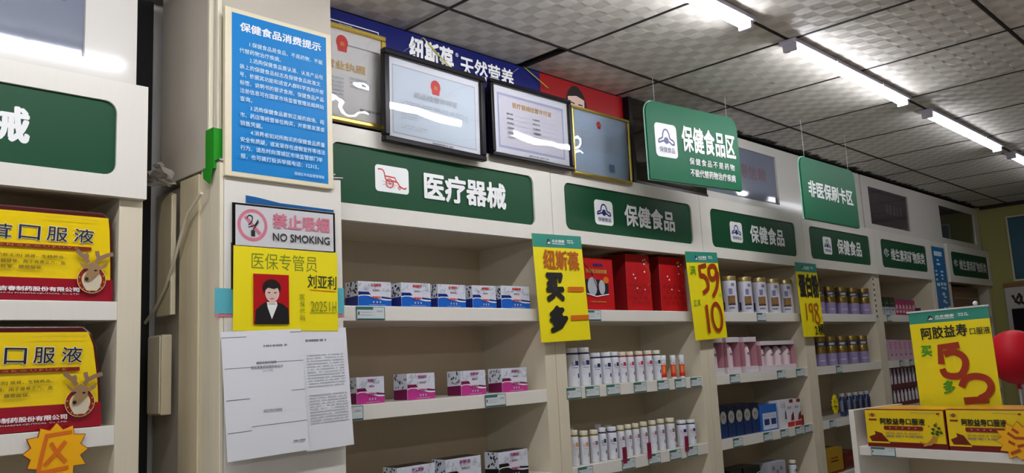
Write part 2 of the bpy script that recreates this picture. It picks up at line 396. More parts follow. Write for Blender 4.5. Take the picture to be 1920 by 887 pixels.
# ragged dark strip where the tiles meet the header boxes
rg = random.Random(3); pts = []; x = 1.66 * U
mb = MB()
while x < 3.72 * U:
    dx = rg.uniform(0.02, 0.06); dep = rg.uniform(0.008, 0.05)
    mb.add([(x, 1.012 * U, ZC - 0.002), (x + dx * 1.4, 1.012 * U, ZC - 0.002), (x + dx * 0.9, 1.012 * U - dep, ZC - 0.002), (x + dx * 0.3, 1.012 * U - dep * 0.6, ZC - 0.002),
            (x, 1.012 * U, ZC - 0.006), (x + dx * 1.4, 1.012 * U, ZC - 0.006), (x + dx * 0.9, 1.012 * U - dep, ZC - 0.003), (x + dx * 0.3, 1.012 * U - dep * 0.6, ZC - 0.003)],
           [(0, 1, 2, 3), (7, 6, 5, 4), (0, 4, 5, 1), (1, 5, 6, 2), (2, 6, 7, 3), (3, 7, 4, 0)]); x += dx
mb.box(1.66 * U, 3.73 * U, 1.008 * U, 1.03 * U, ZC - 0.006, ZC + 0.01)
struct('trim_1', mb, BLACK)
struct('trim_2', MB().box(XE - 0.025, XE, -1.4 * U, 1.0 * U, ZC - 0.03, ZC - 0.001), DARKMET)

# ------------------------------------------------------------------ ceiling tubes
def lamp(x0, x1, y, label, grp=None, k=1.0):
    t = thing('ceiling_tube_lamp', label, 'lamp', (x0, y, ZC - 0.002), group=grp); Ln = x1 - x0
    MB().box(-0.03, Ln + 0.03, -0.034, 0.034, -0.016, 0).build('housing', HOUSING, t, bevel=0.003)
    prof = [(0.019 * math.cos(R(a)), -0.017 + 0.023 * math.sin(R(a))) for a in range(180, 361, 20)]
    mb = MB(); mb.prismx(prof, 0.0, Ln); mb.build('diffuser', tubem(k), t, smooth=True)
    for xx in (-0.022, Ln):
        MB().box(xx, xx + 0.022, -0.024, 0.024, -0.042, -0.012).build('end_cap', HOUSING, t, bevel=0.003)
    for k in (0.3, 0.72): MB().box(Ln * k - 0.008, Ln * k + 0.008, -0.037, 0.037, -0.02, -0.0005).build('clip', HOUSING, t)
    return t
LY = 0.628 * U
lamp(1.367 * U, 1.885 * U, LY, 'long ceiling tube lamp in the middle of the row above the cabinets', k=0.8)
lamp(2.045 * U, 2.583 * U, LY, 'ceiling tube lamp between the long middle lamp and the last one by the far wall', k=0.32)
lamp(2.73 * U, 3.25 * U, LY, 'last ceiling tube lamp of the row, next to the yellow-green wall', k=0.2)
lamp(0.685 * U, 1.205 * U, LY, 'ceiling tube lamp over the aisle by the certificates, before the long middle one')
lamp(0.0 * U, 0.52 * U, LY, 'ceiling tube lamp above the antler-box cabinet', 'ceiling tubes out of view')
for x in (-0.68, -1.36):
    lamp(x * U, (x + 0.52) * U, LY, 'added unseen tube lamp extending the front row, brightening the column side', 'ceiling tubes out of view')  # unseen tubes added to brighten the column's side
for x in (-1.1, -0.43):
    lamp(x * U, (x + 0.52) * U, -0.5 * U, 'added unseen tube lamp in a row behind, brightening the left side', 'ceiling tubes out of view', k=1.2)  # made-up row, unseen, added so the left side gets more light

# ------------------------------------------------------------------ cabinets
SH = [0.0935, -0.0455, -0.1845, -0.3235, -0.4625]
LIP = 0.0215
def cabinet(xa, xb, label, sign, st=0.027, inner=INNER):
    W = (xb - xa) * U - 0.003
    t = thing('display_cabinet', label, 'cabinet', (xa * U + 0.0015, Y0, 0), group='white cabinets along the wall')
    zt = wz(0.352); s = st * U; D = 0.162 * U
    for x in (0, W - s): MB().box(x, x + s, 0.0, D, 0, zt - 0.001).build('side_panel', STILE, t, bevel=0.0015)
    MB().box(s, W - s, D - 0.012, D, 0, zt - 0.02).build('back_panel', inner, t)
    MB().box(s, W - s, 0.02, D - 0.012, zt - 0.025, zt - 0.001).build('top_panel', WHITE, t)
    zb = wz(0.214)
    MB().box(s, W - s, 0.02, D - 0.012, zb + 0.004, zb + 0.022).build('ceiling_board', inner, t)
    for z in SH:
        MB().box(s, W - s, 0.001, D - 0.012, wz(z - LIP), wz(z)).build('shelf', WHITE, t, bevel=0.0015)
    MB().box(s, W - s, 0.02, D - 0.012, 0.0, 0.5).build('base_unit', WHITE, t)
    u0, u1 = (sign[0] - xa) * U, (sign[1] - xa) * U; z0, z1 = wz(0.2385), wz(0.3265)
    MB().holed(0, W, zb, zt, (u0, u1, z0, z1), 0.028, -0.022, -0.0005).build('fascia', WHITE, t)
    sp = MB().flat(rrect(u0 - 0.004, u1 + 0.004, z0 - 0.004, z1 + 0.004, 0.03), -0.015).build('sign_panel', GREEN, t, fix=False)
    f = Face(sp, u1 - u0, z1 - z0, u0, z0, -0.0155)
    return t, f
XD = [0.626, 1.12, 1.614, 2.107, 2.586, 3.072, 3.242, 3.742]
cab_l, fl = cabinet(-0.094, 0.4, 'white display cabinet holding the yellow antler drink boxes', (-0.057, 0.363))
fl.text('医疗器械', 0.36, 0.785, 0.27, 0.73, PWHITE, bold=0.035, res=3)
cab1, f1 = cabinet(XD[0], XD[1], 'white display cabinet with a wheelchair sign, next to the column', (0.656, 1.074))
f1.rrect(0.185, 0.335, 0.26, 0.72, 0.012, PWHITE, 'logo_panel')
S_ = lambda a, b: (0.185 + a * 0.15, 0.26 + b * 0.46)
f1.strokes([[S_(0.08, 0.17), S_(0.24, 0.2), S_(0.33, 0.55), S_(0.62, 0.56), S_(0.72, 0.72), S_(0.86, 0.8), S_(0.92, 0.74)], [S_(0.3, 0.4), S_(0.58, 0.42), S_(0.62, 0.56)]], 0.0042, PRED, 'logo_chair')
f1.ring(*S_(0.42, 0.66), 0.0155, 0.003, PRED); f1.ring(*S_(0.7, 0.8), 0.0055, 0.002, PRED)
f1.strokes([[S_(0.42 - 0.24 * math.cos(a), 0.66 - 0.2 * math.sin(a)), S_(0.42 + 0.24 * math.cos(a), 0.66 + 0.2 * math.sin(a))] for a in (0.3, 0.9, 1.5, 2.1, 2.7)], 0.001, PRED, 'logo_spokes')
f1.text('医疗器械', 0.405, 0.835, 0.25, 0.76, PWHITE, bold=0.035, res=3)
cabs = []
for k, (lab, sg) in enumerate([('white display cabinet with red gift boxes on top and bottles below', (1.156, 1.578)),
                               ('white display cabinet with gold-lidded white canisters on its top shelf', (1.655, 2.068)),
                               ('white display cabinet with gold and lavender cans on two shelves', (2.146, 2.546))]):
    cb, f = cabinet(XD[k + 1], XD[k + 2], lab, sg); cabs.append(cb)
    f.hatlogo(0.21, 0.345, 0.25, 0.8); f.text('保健食品', 0.43, 0.845, 0.25, 0.75, PWHITE, bold=0.03, res=3)
for xa, xb, lab, sg in ((XD[4], XD[5], 'white display cabinet with small magenta boxes, before the narrow blue poster', (2.63, 3.026)),
                        (XD[6], XD[7], 'white display cabinet in the far corner with a brown carton', (3.277, 3.712))):
    cb, f = cabinet(xa, xb, lab, sg, inner=INNER)
    f.ring(0.115, 0.46, 0.028, 0.004, PWHITE, name='logo_ring'); f.text('OTC', 0.065, 0.165, 0.36, 0.56, PWHITE, bold=0.03, res=1)
    f.text('维生素和矿物质类', 0.205, 0.95, 0.28, 0.72, PWHITE, bold=0.025, res=2)
tag(MB().box(XD[5] * U + 0.001, XD[6] * U - 0.001, Y0 - 0.005, YB - 0.02, 0, wz(0.352)).build('filler_panel', WHITE), 'plain white filler panel behind the narrow blue poster', 'panel')

# header boxes above the cabinets
def header(xa, xb, label, scr=None, sm=None, lean=0.8):
    t = thing('header_box', label, 'header box', (xa * U + 0.001, 1.012 * U, wz(0.352)), group='white header boxes above the cabinets')
    W = (xb - xa) * U - 0.002; H = (0.527 - 0.352) * U
    if scr:
        h = ((scr[0] - xa) * U, (scr[1] - xa) * U, (scr[2] - 0.352) * U, (scr[3] - 0.352) * U)
        MB().holed(0, W, 0.001, H, h, 0.002, 0, 0.012).build('front_board', HEADW, t)
        pn = MB().box(h[0] - 0.004, h[1] + 0.004, 0.009, 0.02, h[2] - 0.004, h[3] + 0.004).build('display_panel', sm, t)
        pn.location.y = 0.001 + lean * 0.0035; pn.rotation_euler.x = R(lean); f = Face(pn, h[1] - h[0], h[3] - h[2], h[0], h[2], 0.009)
    else:
        MB().box(0, W, 0, 0.012, 0.001, H).build('front_board', HEADW, t); f = None
    MB().box(0, W, 0.021, 0.14 * U, 0.001, H).build('body', HEADW, t)
    return t, f
PMAROON = mat('print_maroon_faded', (92, 54, 68), 0.3)
_, f = header(-0.094, 0.394, 'white header box with grey display above the yellow-box cabinet', (-0.06, 0.333, 0.382, 0.497), SCREEN, 0.4)
f.text('值得信赖', 0.28, 0.95, 0.22, 0.44, PMAROON, bold=0.02)
header(0.66, 1.663, 'long white header box behind the framed certificates')
_, f = header(1.665, 2.577, 'white header box with grey display beside the dark bronze panel', (1.678, 2.041, 0.3755, 0.503), SCREEN)
f.text('值得信赖', 0.34, 0.86, 0.3, 0.58, PMAROON, bold=0.02)
_, f = header(2.586, 3.1, 'white header box with brown-grey display', (2.638, 2.975, 0.377, 0.496), SCREEN2)
f.rects([(0.42 + 0.09 * k, 0.47 + 0.09 * k, 0.36, 0.62) for k in range(5)], mat('print_faint_brown', (98, 84, 92), 0.2), 'faded_lettering')
header(3.1, 3.74, 'white header box with dark display in the far corner', (3.282, 3.685, 0.380, 0.500), SCREEN3)

# ------------------------------------------------------------------ banners and the bronze panel above the cabinets
YH = 1.012 * U
t = thing('shop_banner', 'dark blue brand banner with white lettering under the ceiling', 'banner', (0.662 * U, YH - 0.003, wz(0.356)))
W, H = (1.128 - 0.662) * U, (0.536 - 0.356) * U
bp = MB().box(0, W, -0.003, 0, 0, H).build('banner_sheet', BLUEBAN, t)
f = Face(t, W, H, 0, 0, -0.003)
f.frame(0.0, 0.21, 0.09, 0.26, 0.003, PWHITE); f.polys([[(0.145, 0.235), (0.165, 0.115), (0.2, 0.115), (0.2, 0.235)]], PRED, 'flag_red')
f.rects([(0.145, 0.2, 0.13 + 0.03 * k, 0.14 + 0.03 * k) for k in range(4)], PWHITE, 'flag_stripes')
f.ring(0.028, 0.175, 0.016, 0.003, PWHITE); f.strokes([[(0.02, 0.19), (0.026, 0.165), (0.034, 0.18)]], 0.003, PWHITE)
f.text('纽斯葆', 0.05, 0.105, 0.11, 0.175, PWHITE, bold=0.02, res=1); f.text("NATURE'S POWER", 0.05, 0.135, 0.19, 0.235, PWHITE, bold=0.02, res=1)
f.scribble(0.04, 0.18, 0.28, 0.33, 1, PWHITE, 0.8)
f.text('纽斯葆', 0.335, 0.54, 0.035, 0.28, PWHITE, bold=0.04, res=3); f.ring(0.556, 0.085, 0.007, 0.0016, PWHITE); f.text('R', 0.5525, 0.5595, 0.07, 0.1, PWHITE, 0, 1)
f.text('天然营养.', 0.57, 0.86, 0.07, 0.28, PWHITE, bold=0.02, res=3)
t = thing('red_banner', 'red banner with a dark-haired portrait behind the gold frame', 'banner', (1.129 * U, YH - 0.003, wz(0.356)))
W, H = (1.388 - 1.129) * U, (0.536 - 0.356) * U
MB().box(0, W, -0.003, 0, 0, H).build('banner_sheet', REDBAN, t)
f = Face(t, W, H, 0, 0, -0.003)
SKIN = mat('print_skin', (222, 190, 176), 0.4)
f.polys([ell(0.395, 0.36, 0.135, 0.33, 24)], mat('print_hair', (24, 20, 22), 0.3), 'printed_hair')
f.polys([[(0.3, 0.17), (0.31, 0.4), (0.4, 0.6), (0.48, 0.4), (0.49, 0.17), (0.4, 0.14)]], SKIN, 'printed_face')
f.strokes([[(0.325, 0.225), (0.375, 0.235)], [(0.415, 0.235), (0.465, 0.235)]], 0.006, PBLACK, 'printed_eyes')
t = thing('bronze_panel', 'dark bronze mirror panel with black frame behind the hanging sign', 'panel', (1.392 * U, YH - 0.004, wz(0.3535)))
W, H = (1.662 - 1.392) * U, (0.535 - 0.3535) * U
MB().box(0, W, -0.03, 0, 0, H).build('glass_panel', DARKMIR, t, bevel=0.002)
MB().box(-0.022, 0.002, -0.034, 0.001, 0.0, H).build('frame_post', BLACKF, t); MB().box(0, W, -0.034, -0.0305, 0.0, 0.012).build('frame_rail', DARKMET, t)

# ------------------------------------------------------------------ framed certificates
def framed(px0, px1, pyT, pyB, Yb, tilt, m, wd, label, paper, glass, dep=0.022, roll=0):
    a = atY(px0, pyB, Yb); b = atY(px1[0], px1[1], Yb)
    W = b.x - a.x; H = atY(px0, pyT, Yb).z - a.z
    t = thing('framed_certificate', label, 'picture frame', a, rotx=tilt, roty=roll)
    pr = [(0, 0), (W, 0), (W, H), (0, H)]
    for i, (x0, x1, z0, z1) in enumerate(((0, W, 0, wd), (0, W, H - wd, H), (0, wd, wd, H - wd), (W - wd, W, wd, H - wd))):
        MB().box(x0, x1, -dep, 0, z0, z1).build('frame_side', m, t, bevel=0.004)
    MB().box(wd * 0.6, W - wd * 0.6, -dep * 0.45, -dep * 0.2, wd * 0.6, H - wd * 0.6).build('certificate', paper, t)
    f = Face(t, W - 2 * wd, H - 2 * wd, wd, wd, -dep * 0.45)
    g = MB().flat([(wd * 0.8, wd * 0.8), (W - wd * 0.8, wd * 0.8), (W - wd * 0.8, H - wd * 0.8), (wd * 0.8, H - wd * 0.8)], -dep * 0.8).build('glazing', glass, t, fix=False)
    return t, f
def emblem(f, u, v, r):
    f.disc(u, v, r, PRED, r * 1.08, 'emblem_disc'); f.polys([[(u - r * 0.85 / f.W, v + r * 0.5 / f.H), (u + r * 0.85 / f.W, v + r * 0.5 / f.H), (u + r * 0.7 / f.W, v + r * 1.35 / f.H), (u - r * 0.7 / f.W, v + r * 1.35 / f.H)]], PRED, 'emblem_base')
    f.polys([[(u - r * 0.4 / f.W, v + r * 0.5 / f.H), (u + r * 0.4 / f.W, v + r * 0.5 / f.H), (u + r * 0.3 / f.W, v - r * 0.1 / f.H), (u - r * 0.3 / f.W, v - r * 0.1 / f.H)]], PORANGE, 'emblem_gate')
_, f = framed(592, (722, 243), 36, 222, 0.997 * U, R(0.3), GOLDF, 0.016, 'gold-framed business licence half hidden by the blue notice board', mat('licence_paper', (212, 210, 208), 0.5, vary=0.03), GLASS2, 0.018)
emblem(f, 0.34, 0.14, 0.022); f.text('营业执照', 0.05, 0.72, 0.36, 0.46, PGOLD, bold=0.02, res=2)
f.strokes([[(0.42, 0.16), (0.95, 0.16)]], 0.003, PGREY, 'printed_rule'); f.scribble(0.45, 0.75, 0.52, 0.66, 3, PLGREY, 0.5); f.scribble(0.15, 0.35, 0.55, 0.82, 6, PLGREY, 0.5, seed=4)
f.scribble(0.6, 0.95, 0.86, 0.9, 1, PGREY, 0.7, seed=8)
_, f = framed(714, (905, 307), 92, 266, 0.981 * U, R(0.35), BLACKF, 0.02, 'black-framed certificate with a red emblem under the blue banner', PAPER, GLASS, 0.024, R(0.9))
f.frame(0.045, 0.955, 0.085, 0.945, 0.004, PLGREY); f.rect(0.055, 0.945, 0.1, 0.93, PAPER2, 'certificate_field')
emblem(f, 0.5, 0.235, 0.021); f.text('药品经营许可证', 0.27, 0.74, 0.37, 0.45, PLGREY, bold=0.01, res=1)
f.scribble(0.13, 0.86, 0.52, 0.62, 4, PLGREY, 0.3, seed=2); f.scribble(0.13, 0.3, 0.64, 0.76, 4, PLGREY, 0.3, seed=3); f.scribble(0.13, 0.4, 0.82, 0.88, 2, PLGREY, 0.3, seed=5); f.scribble(0.45, 0.68, 0.965, 0.985, 1, PGREY, 0.8, seed=6)
_, f = framed(917, (1070, 327), 150, 293, 0.985 * U, R(0.45), BLACKF, 0.016, 'black-framed certificate with gold heading between the two certificates', PAPER, GLASS, 0.024)
f.frame(0.06, 0.94, 0.1, 0.91, 0.009, mat('print_lilac', (176, 178, 210), 0.5)); f.rect(0.09, 0.91, 0.14, 0.87, PAPER3, 'certificate_field')
f.text('医疗器械经营许可证', 0.25, 0.77, 0.205, 0.285, PGOLD, bold=0.02, res=2)
for k in range(6):
    v = 0.38 + 0.07 * k
    f.scribble(0.17, 0.25, v, v + 0.022, 1, PGREY, 1, seed=10 + k); f.scribble(0.5, 0.6, v, v + 0.022, 1, PGREY, 1, seed=20 + k)
    if k != 4: f.rects([(0.27, 0.48, v + 0.02, v + 0.024), (0.62, 0.85, v + 0.02, v + 0.024)], PLGREY, 'printed_rule')
f.scribble(0.42, 0.68, 0.955, 0.975, 1, PGREY, 1, seed=31)
_, f = framed(1071, (1181, 355), 200, 326, 0.988 * U, R(0.9), GOLDF, 0.011, 'gold-framed certificate with glare and a small emblem, next to the bronze panel', mat('certificate_blue_grey', (176, 194, 214), 0.5, vary=0.04), GLASS2, 0.02)
emblem(f, 0.47, 0.16, 0.013); f.scribble(0.12, 0.85, 0.32, 0.62, 9, PLGREY, 0.4, seed=12)
f.rects([(0.62, 0.72, 0.78, 0.9)], mat('print_slate', (110, 130, 160), 0.4), 'seal_patch')
# hanging cords of the two black frames
for nm, pts, lab in (('yellow_strap', [(795, 70), (842, 132)], 'yellow strap holding the black frame on the blue banner'), ('yellow_strap', [(983, 124), (1022, 166)], 'yellow strap at the red and blue banner edge')):
    a, b = [atY(*p, YH - 0.012) for p in pts]
    tag(MB().add([(a.x - 0.003, a.y + 0.006, a.z), (a.x + 0.006, a.y + 0.006, a.z), (b.x + 0.007, b.y - 0.012, b.z), (b.x - 0.003, b.y - 0.012, b.z), (a.x - 0.003, a.y + 0.0048, a.z), (a.x + 0.006, a.y + 0.0048, a.z), (b.x + 0.007, b.y - 0.0132, b.z), (b.x - 0.003, b.y - 0.0132, b.z)],
                  [(0, 1, 2, 3), (7, 6, 5, 4), (0, 4, 5, 1), (2, 6, 7, 3), (1, 5, 6, 2), (0, 3, 7, 4)]).build(nm, mat('strap_yellow', (176, 170, 60), 0.5)), lab, 'strap')
for pts, lab in (([(795, 70), (757, 96)], 'thin wire from the yellow strap to the gold licence frame'), ([(972, 128), (940, 152)], 'thin wire crossing the end of the banner lettering')):
    tag(MB().tube([atY(*p, YH - 0.009) for p in pts], 0.0012, 5).build('hanging_wire', mat('wire', (130, 136, 140), 0.3)), lab, 'wire')

# ------------------------------------------------------------------ hanging green signs
def hang(P0, P1, zt, zb, label):
    d = Vector(P1) - Vector(P0); W = d.length; H = zt - zb
    t = thing('hanging_sign', label, 'sign', (P0[0], P0[1], zb), rotz=math.atan2(d.y, d.x))
    pl = rrect(0, W, 0, H, 0.004, 2); r = 0.05
    pl = [(0, 0), (W, 0)] + ell(W - r, H - r, r, r, 5, 0, 90) + ell(r, H - r, r, r, 5, 90, 180)
    MB().prism(pl, 0, 0.008).build('board', HGREEN, t)
    MB().prism([(-0.004, -0.004), (W + 0.001, -0.004)] + ell(W - r, H - r, r + 0.002, r + 0.002, 5, 0, 90) + ell(r, H - r, r + 0.004, r + 0.004, 5, 90, 180), 0.0081, 0.011).build('board_edge', mat('pale_acrylic_edge', (176, 214, 200), 0.3), t)
    for x in (0.06, W - 0.06): MB().tube([(x, 0.004, H - 0.01), (x, 0.004, ZC - zb)], 0.0012, 5).build('string', STRING, t)
    return Face(t, W, H, 0, 0, 0)
f = hang((1.305 * U, 0.90 * U), (1.578 * U, 0.862 * U), wz(0.490), wz(0.334), 'large hanging green sign with a logo and health food lettering')
f.hatlogo(0.075, 0.3, 0.27, 0.7); f.text('保健食品区', 0.35, 0.955, 0.24, 0.585, PWHITE, bold=0.03, res=3)
f.text('保健食品不是药物', 0.415, 0.925, 0.655, 0.745, PWHITE, bold=0.015, res=2, spacing=1.35); f.text('不能代替药物治疗疾病', 0.415, 0.925, 0.8, 0.9, PWHITE, bold=0.02, res=2)
f = hang((1.838 * U, 0.852 * U), (2.136 * U, 0.85 * U), wz(0.446), wz(0.2985), 'hanging green sign with one line of white lettering by the white headers')
f.text('非医保刷卡区', 0.1, 0.92, 0.365, 0.635, PWHITE, bold=0.03, res=3)

# ------------------------------------------------------------------ the column between the cabinets
YC = 0.957 * U; XC0, XC1 = 0.4745 * U, 0.6495 * U; ZL = wz(0.2615)
col = thing('clad_column', 'square column boxed in white board and cream wood', 'column', (XC0, YC, 0))
cw = XC1 - XC0
MB().box(0.012, cw, 0, 0.012, 0, ZL).build('front_board', WHITE, col, bevel=0.001)
MB().box(0, 0.011, 0.0, 0.055, 0, ZL + 0.006).build('corner_board', WOODC, col, bevel=0.002)
MB().box(0.006, 0.02, 0.056, 0.12, 0, ZL + 0.002).build('side_board', WOODC, col, bevel=0.002)
MB().box(0.0, 0.02, 0.121, 0.235, 0, ZL - 0.004).build('side_board', WOODC2, col, bevel=0.002)
MB().box(0.021, cw - 0.004, 0.0125, 0.44, 0, ZL - 0.01).build('core', COLP, col)
r = 0.03
pl = [(0.0, 0.36), (0.0, 0.075)] + [(r - r * math.cos(R(a)), 0.075 - r * math.sin(R(a))) for a in (20, 45, 70, 90)] + [(cw + 0.005, 0.045), (cw + 0.005, 0.1), (cw - 0.01, 0.36)]
v = [(x, y, ZL + 0.003) for x, y in pl] + [(x, y, ZC - 0.001) for x, y in pl]; n = len(pl)
MB().add(v, [tuple(range(n)), tuple(range(2 * n - 1, n - 1, -1))] + [(i, (i + 1) % n, (i + 1) % n + n, i + n) for i in range(n)]).build('upper_shaft', COLP, col, smooth=True)
for x, y in ((-0.006, 0.05), (0.008, 0.03)): MB().box(x, x + 0.013, y, y + 0.013, ZL + 0.004, ZC - 0.002).build('corner_strip', WOODC, col, bevel=0.003)
# folded sheet on the ledge
rg = random.Random(5)
def wavy(name, m, parent, x0, x1, y0, y1, z, amp, nx=14, th=0.003, seed=1):
    q = random.Random(seed); zz = [z + amp * q.uniform(-1, 1) for _ in range(nx + 1)]; mb = MB()
    for k in range(nx):
        xa, xb = x0 + (x1 - x0) * k / nx, x0 + (x1 - x0) * (k + 1) / nx
        mb.add([(xa, y0, zz[k]), (xb, y0, zz[k + 1]), (xb, y1, zz[k + 1]), (xa, y1, zz[k]), (xa, y0, zz[k] - th), (xb, y0, zz[k + 1] - th), (xb, y1, zz[k + 1] - th), (xa, y1, zz[k] - th)],
               [(0, 1, 2, 3), (7, 6, 5, 4), (0, 4, 5, 1), (2, 6, 7, 3)])
    return mb.build(name, m, parent, smooth=True)
wavy('folded_film', mat('grey_film', (186, 184, 184), 0.3), col, -0.002, cw + 0.004, -0.006, 0.05, ZL + 0.006, 0.004, seed=2)
wavy('folded_film', mat('grey_film', (186, 184, 184), 0.3), col, -0.004, cw - 0.02, -0.004, 0.04, ZL + 0.014, 0.005, seed=3)
# bent board and junction box on the column's side, black panel for the gap's shade
cb = thing('bent_board', 'warped cream board fixed on the side of the column above a junction box', 'board', (XC0 - 0.001, 1.075 * U, wz(0.085)))
hb = wz(0.247) - wz(0.085)
MB().prismx([(0.0, 0.0), (0.1, 0.0), (0.098, hb * 0.75), (0.075, hb * 0.95), (0.02, hb), (0.0, hb * 0.98)], -0.012, -0.002).build('board', WOODC2, cb, bevel=0.002)
MB().box(-0.016, -0.0125, 0.0, 0.008, 0.0, hb * 0.97).build('edge_strip', WOODC, cb)
jb = thing('junction_box', 'cream junction box low on the side of the column', 'box', (XC0 - 0.001, 1.085 * U, wz(-0.042)))
MB().box(-0.03, -0.001, 0, 0.085, 0, wz(0.06) - wz(-0.042)).build('box_body', WOODC2, jb, bevel=0.003)
MB().box(-0.034, -0.0305, 0.004, 0.081, 0.004, wz(0.06) - wz(-0.042) - 0.004).build('box_lid', WOODC, jb, bevel=0.0015)
tag(MB().box(0.404 * U, 0.47 * U, 1.15 * U, 1.173 * U, 0, ZC - 0.003).build('dark_gap_panel', BLACK), 'black panel standing in for the shade in the gap beside the column', 'duct')  # the gap's darkness put into a black panel
# green tape, cable, plastic bag
tp = thing('green_tape', 'strip of bright green tape on the column corner', 'tape', (XC0 - 0.008, YC + 0.02, ZL))
MB().box(0.0, 0.0012, 0.0, 0.045, -0.012, 0.1).build('tape_strip', TAPE, tp)
MB().box(0.0, 0.026, 0.0, -0.0012, -0.01, 0.098).build('tape_strip', TAPE, tp)
MB().prismx([(-0.002, -0.008), (0.05, -0.002), (0.048, -0.03), (0.012, -0.05)], -0.0045, -0.003).build('tape_tail', TAPE, tp)
pts = [atX(px, py, XC0 - 0.02) for px, py in ((378, 362), (352, 400), (340, 440), (326, 490), (310, 540), (290, 580), (272, 606))]
tag(MB().tube(pts, 0.0045, 8).build('white_cable', CABLE, smooth=True), 'white cable hanging from the column ledge into the gap', 'cable')
rg = random.Random(9); N = 7; mb = MB(); vv = []
for k in range(N + 1):                       # crumpled film: a drape that widens from its tip to the ledge
    for l in range(N + 1):
        a, b = k / N, l / N - 0.5; p = atX(302 + b * (12 + 52 * a), 306 + a * 42 + rg.uniform(-3, 3), 0.455 * U)
        vv.append((p.x + rg.uniform(-0.014, 0.014), p.y, p.z))
mb.add(vv, [(k * (N + 1) + l, k * (N + 1) + l + 1, (k + 1) * (N + 1) + l + 1, (k + 1) * (N + 1) + l) for k in range(N) for l in range(N)])
o = mb.build('plastic_bag', PLASTIC, fix=False); tag(o, 'crumpled clear plastic bag on the ledge beside the column', 'bag')

# ------------------------------------------------------------------ notices on the column
def board_at(name, label, cat, Y, tl, br, th=0.002, m=PAPER, rotx=0, roty=0, bevel=0, group=None):
    a = atY(tl[0], br[1] if len(tl) < 3 else tl[2], Y); 
    A = atY(*tl[:2], Y); B = atY(*br, Y)
    W = B.x - A.x; H = A.z - B.z
    t = thing(name, label, cat, (A.x, Y, B.z), rotx=rotx, roty=roty, group=group)
    MB().box(0, W, 0, th, 0, H).build('sheet', m, t, bevel=bevel)
    return t, Face(t, W, H, 0, 0, 0), W, H
# big blue notice
t, f, W, H = board_at('notice_board', 'blue notice board with cream edge and white Chinese text on the column', 'notice board', YC - 0.012, (422.5, 10), (626, 355), 0.016, CREAM, bevel=0.002)
f.rect(0.055, 0.945, 0.028, 0.972, BLUEB, 'blue_field')
f.text('保健食品消费提示', 0.125, 0.89, 0.075, 0.13, PWHITE, bold=0.025, res=2)
LN = ['　　1.保健食品是食品，不是药物，不能', '代替药物治疗疾病。', '　　2.选购保健食品要认清、认准产品包', '装上的保健食品标志及保健食品批准文', '号，依据其功能和适宜人群科学选用并按', '标签、说明书的要求食用。保健食品产品', '注册信息可在国家市场监督管理总局网站', '查询。',
      '　　3.选购保健食品要到正规的商场、超', '市、药店等经营单位购买，并索要发票或', '销售凭据。', '　　4.消费者如对所购买的保健食品质量', '安全有质疑，或发现存在虚假宣传等违法', '行为，请及时向渭城区市场监管部门举', '报，也可拨打投诉举报电话：12315。']
for k, ln in enumerate(LN):
    ind = ln.count('　'); body = ln.strip('　'); n = sum(0.55 if ch in '0123456789.' else 1 for ch in body) - (0.6 if body[-1] in '。，：' else 0)
    u0 = 0.12 + ind * 0.0445; u1 = min(u0 + n * 0.0445, 0.905); v = 0.185 + k * 0.0485
    f.text(body, u0, u1, v, v + 0.03, PTEXT, bold=0.008, res=1)
f.text('渭城区市场监督管理局', 0.6, 0.89, 0.928, 0.948, PTEXT, bold=0.0, res=1)
# no smoking sign
t, f, W, H = board_at('no_smoking_sign', 'no smoking sign with black border on the white column', 'sign', YC - 0.006, (436, 379), (629, 473), 0.003, BLACKF)
f.rect(0.025, 0.98, 0.045, 0.99, mat('sign_silver_white', (206, 206, 208), 0.3), 'sign_field')
f.ring(0.18, 0.5, 0.043, 0.009, PPINK); f.strokes([[(0.11, 0.3), (0.25, 0.7)]], 0.009, PPINK, 'ban_bar')
f.strokes([[(0.14, 0.55), (0.2, 0.5), (0.23, 0.36)], [(0.125, 0.36), (0.145, 0.27), (0.175, 0.3), (0.17, 0.42), (0.14, 0.5)], [(0.18, 0.62), (0.235, 0.4)]], 0.0028, PBLACK, 'cigarette')
f.rect(0.165, 0.2, 0.62, 0.76, PBLACK, 'cigarette_end')
f.text('禁止吸烟', 0.365, 0.935, 0.16, 0.53, PPINK, bold=0.03, res=2); f.text('NO SMOKING', 0.365, 0.935, 0.64, 0.83, PBLACK, bold=0.015, res=3)
tag(MB().prism([(0, 0), (0.27, 0), (0.27, 0.006), (0.1, 0.009), (0.03, 0.018), (0, 0.02)], 0, 0.001).build('blue_film_scrap', mat('blue_film', (34, 92, 150), 0.2), loc=atY(461, 380, YC - 0.0015)), 'torn blue film above the no smoking sign', 'film')
# teal and pink tape behind the yellow note
for k, (p0, p1, m, lb) in enumerate((((403, 540), (436, 594), mat('tape_teal', (90, 176, 190), 0.4), 'pale teal tape between the yellow note and the wooden edge'), ((632, 540), (640, 594), mat('tape_teal', (90, 176, 190), 0.4), 'pale teal tape between the yellow note and the blue cartons'))):
    a = atY(*p0, YC - 0.002); b = atY(*p1, YC - 0.002)
    t = thing('tape_patch', lb, 'tape', (a.x, YC - 0.002, b.z)); MB().box(0, b.x - a.x + 0.01, 0, 0.001, 0.008, a.z - b.z).build('tape_sheet', m, t); MB().box(0, b.x - a.x + 0.01, 0, 0.001, 0, 0.006).build('tape_edge', PPINK, t)
tag(MB().box(0, 0.03, 0, 0.003, 0, 0.12).build('card_scrap', DARKMET, loc=atY(434, 542, YC - 0.0045)), 'dark card peeking out behind the yellow note', 'card')
